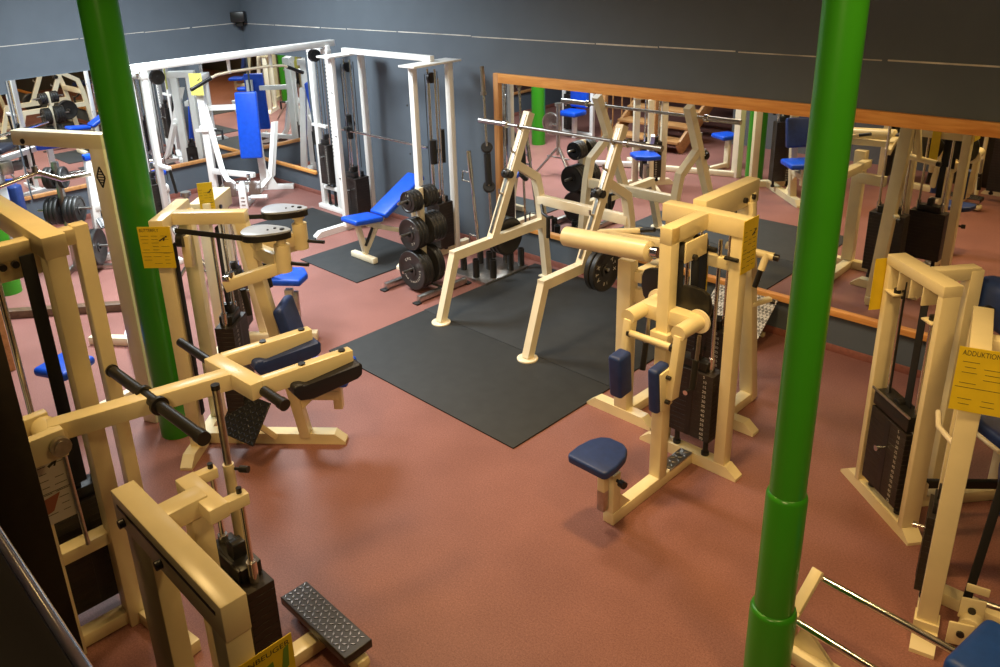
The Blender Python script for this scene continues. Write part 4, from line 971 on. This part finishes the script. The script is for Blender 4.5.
# ------------------------------------------------------------------ outside the frame, seen in the mirrors
t = Thing('pulldown_machine', 'white machine with a broad blue back pad and seat, seen only in the long mirror', 'weight machine', (-8.7, 1.0, 0))
for x in (-9.02, -8.42): t.part('upright', WHITE, B().bar((x, 1.0, 0), (x, 1.0, 1.5), .07, .07))
t.part('top_beam', WHITE, B().bar((-9.05, 1.0, 1.53), (-8.39, 1.0, 1.53), .07, .07))
t.part('base_beam', WHITE, B().bar((-9.05, 1.0, .035), (-8.39, 1.0, .035), .08, .07))
t.part('back_pad', BLUE, B().pad((-8.64, 1.07, .90), (.36, .08, .80), None, .03))
t.part('seat_pad', BLUE, B().pad((-8.64, 1.26, .44), (.36, .34, .09), None, .03))
t.part('seat_post', WHITE, B().bar((-8.64, 1.2, 0), (-8.64, 1.2, .40), .07))
weight_stack(t, (-8.90, 1.0, 0), (-1, 0, 0), .18, .12, .10, .7, 1.45, nums=0)

t = Thing('tripod_stand', 'grey steel tripod stand with a spoked wheel on its side, seen in the mirror', 'stand', (-7.30, 3.25, 0))
t.part('mast', STEEL, B().rod((-7.30, 3.25, .30), (-7.30, 3.25, 1.02), .028).rod((-7.30, 3.25, 1.0), (-7.30, 3.25, 1.04), .05))
for a in (20, 140, 260):
    d = V3((math.cos(math.radians(a)), math.sin(math.radians(a)), 0))
    t.part('leg', STEEL, B().rod(V3((-7.30, 3.25, .42)), V3((-7.30, 3.25, .02))+d*.34, .018))
t.part('brace', STEEL, B().rod((-7.50, 3.25, .26), (-7.10, 3.25, .26), .012))
b = B().lathe([(.15, -.015), (.165, -.015), (.165, .015), (.15, .015), (.15, -.015)], (-7.46, 3.20, .72), (0, -1, .1), 32)
for k in range(3): 
    a = k*PI/3; b.rod(V3((-7.46, 3.20, .72))-V3((math.cos(a), 0, math.sin(a)))*.155, V3((-7.46, 3.20, .72))+V3((math.cos(a), 0, math.sin(a)))*.155, .010)
t.part('spoked_wheel', STEEL, b.rod((-7.46, 3.22, .72), (-7.46, 3.16, .72), .035))
t.part('wheel_axle', STEEL, B().rod((-7.46, 3.20, .72), (-7.30, 3.25, .72), .014))

t = Thing('wooden_staircase', 'wooden open staircase with thin balusters, seen only in the long mirror', 'stairs', (-7.3, .8, 0))
nst = 8
for k in range(nst):
    t.part('tread', STAIRWOOD, B().box((-7.25, 1.12-k*.26, .18+k*.18), (1.30, .30, .045), bev=.006))
for x in (-7.88, -6.62):
    t.part('stringer', STAIRWOOD, B().bar((x, 1.20, .06), (x, 1.12-nst*.26+.1, .18+nst*.18-.1), .05, .22, up=UZ))
t.part('newel_post', STAIRWOOD, B().bar((-6.98, 1.34, 0), (-6.98, 1.34, 1.15), .10))
t.part('newel_post', STAIRWOOD, B().bar((-7.92, 1.34, 0), (-7.92, 1.34, 1.15), .08))
t.part('handrail', STAIRWOOD, B().bar((-7.95, 1.3, 1.10), (-7.95, -.8, 2.55), .06, .05))
for k in range(8): t.part('baluster', STAIRWOOD, B().rod((-7.93, 1.1-k*.25, .2+k*.18), (-7.93, 1.1-k*.25, 1.22+k*.172), .012))

struct('wall_gallery', FARWALL, B().box((-1.9, .02, .71), (8.9, .16, 1.42), bev=0))
struct('floor_gallery', DARKWOOD, B().box((-1.9, -2.4, 1.38), (8.9, 4.8, .08), bev=0))
t = Thing('gallery_railing', 'black gallery parapet with a chrome strip, in the bottom left foreground', 'railing', (-1.2, .12, 1.42))
t.part('panel', GLOSSBLACK, B().box((-1.9, .13, 1.86), (8.6, .05, .87), bev=.004))
t.part('chrome_rail', CHROME, B().rod((-6.2, .165, 2.295), (2.4, .165, 2.295), .011))
t.part('cap', GLOSSBLACK, B().box((-1.9, .125, 2.29), (8.6, .07, .02), bev=.004))
single('dark_post', DARKWOOD, B().box((-2.935, .44, 1.35), (.62, .14, 2.7), bev=.004), 'dark brown square post in the left foreground beside the gallery parapet', 'post', None, (-2.935, .44, 0))

# ------------------------------------------------------------------ light
def area(name, loc, target, sx, sy, power, col, spread=180):
    l = bpy.data.lights.new(name, 'AREA'); l.shape = 'RECTANGLE'; l.size = sx; l.size_y = sy
    l.energy = power; l.color = col; l.spread = math.radians(spread)
    o = bpy.data.objects.new(name, l); COL.objects.link(o); o.location = loc
    o.rotation_euler = (V3(target)-V3(loc)).to_track_quat('-Z', 'Y').to_euler()
    return o
COOL = (0.86, 0.95, 1.0); WARM = (1.0, 0.67, 0.27)
area('cool_lamp', (-8.2, 3.4, 4.15), (-8.3, 3.7, 0), 1.6, 1.2, 300, COOL, 140)
area('cool_lamp', (-6.4, 1.8, 4.15), (-7.2, 3.0, 0), 1.2, 1.0, 70, COOL, 130)
area('neutral_lamp', (-4.5, 3.6, 4.1), (-4.5, 3.8, 0), .6, .6, 44, (1.0, .80, .55), 120)
area('warm_lamp', (-2.1, 3.0, 4.1), (-2.2, 3.6, 0), .35, .35, 30, WARM, 105)
area('warm_lamp', (-3.6, 1.0, 4.1), (-3.6, 1.3, 0), .35, .35, 21, WARM, 115)
area('warm_lamp', (.3, 2.2, 4.1), (-1.0, 3.2, 0), .4, .4, 24, WARM, 130)
area('warm_fill', (-.2, -1.0, 3.95), (-2.0, 4.2, 1.0), 1.2, .8, 42, (1.0, .68, .34), 125)  # added soft fill, no real fitting; brightens camera-facing posts and the right wall
w = bpy.data.worlds.new('World'); bpy.context.scene.world = w; w.use_nodes = True
w.node_tree.nodes['Background'].inputs['Color'].default_value = (0.5, 0.5, 0.5, 1)
w.node_tree.nodes['Background'].inputs['Strength'].default_value = 0.05

# ------------------------------------------------------------------ camera
cam = bpy.data.cameras.new('camera'); co = bpy.data.objects.new('camera', cam); COL.objects.link(co)
yaw, pit, rol = (math.radians(x) for x in (137.6448, 20.37828, -2.72914))
f = V3((math.cos(pit)*math.cos(yaw), math.cos(pit)*math.sin(yaw), -math.sin(pit)))
r = V3((math.sin(yaw), -math.cos(yaw), 0)); u = r.cross(f)
c, s = math.cos(rol), math.sin(rol)
r2, u2 = r*c+u*s, u*c-r*s
co.matrix_world = Matrix(((r2.x, u2.x, -f.x, 0), (r2.y, u2.y, -f.y, 0), (r2.z, u2.z, -f.z, 3.1), (0, 0, 0, 1)))
cam.sensor_width = 36.0; cam.lens = 814.39*36/1000
cam.shift_x = (500-450.37)/1000; cam.shift_y = -(333.5-253.11)/1000
cam.clip_start = 0.05; cam.clip_end = 100
bpy.context.scene.camera = co
sc = bpy.context.scene
sc.view_settings.view_transform = 'Standard'; sc.view_settings.look = 'None'
sc.view_settings.exposure = 0.0; sc.view_settings.gamma = 1.0
sc.cycles.max_bounces = 8; sc.cycles.glossy_bounces = 6
sc.cycles.use_denoising = True
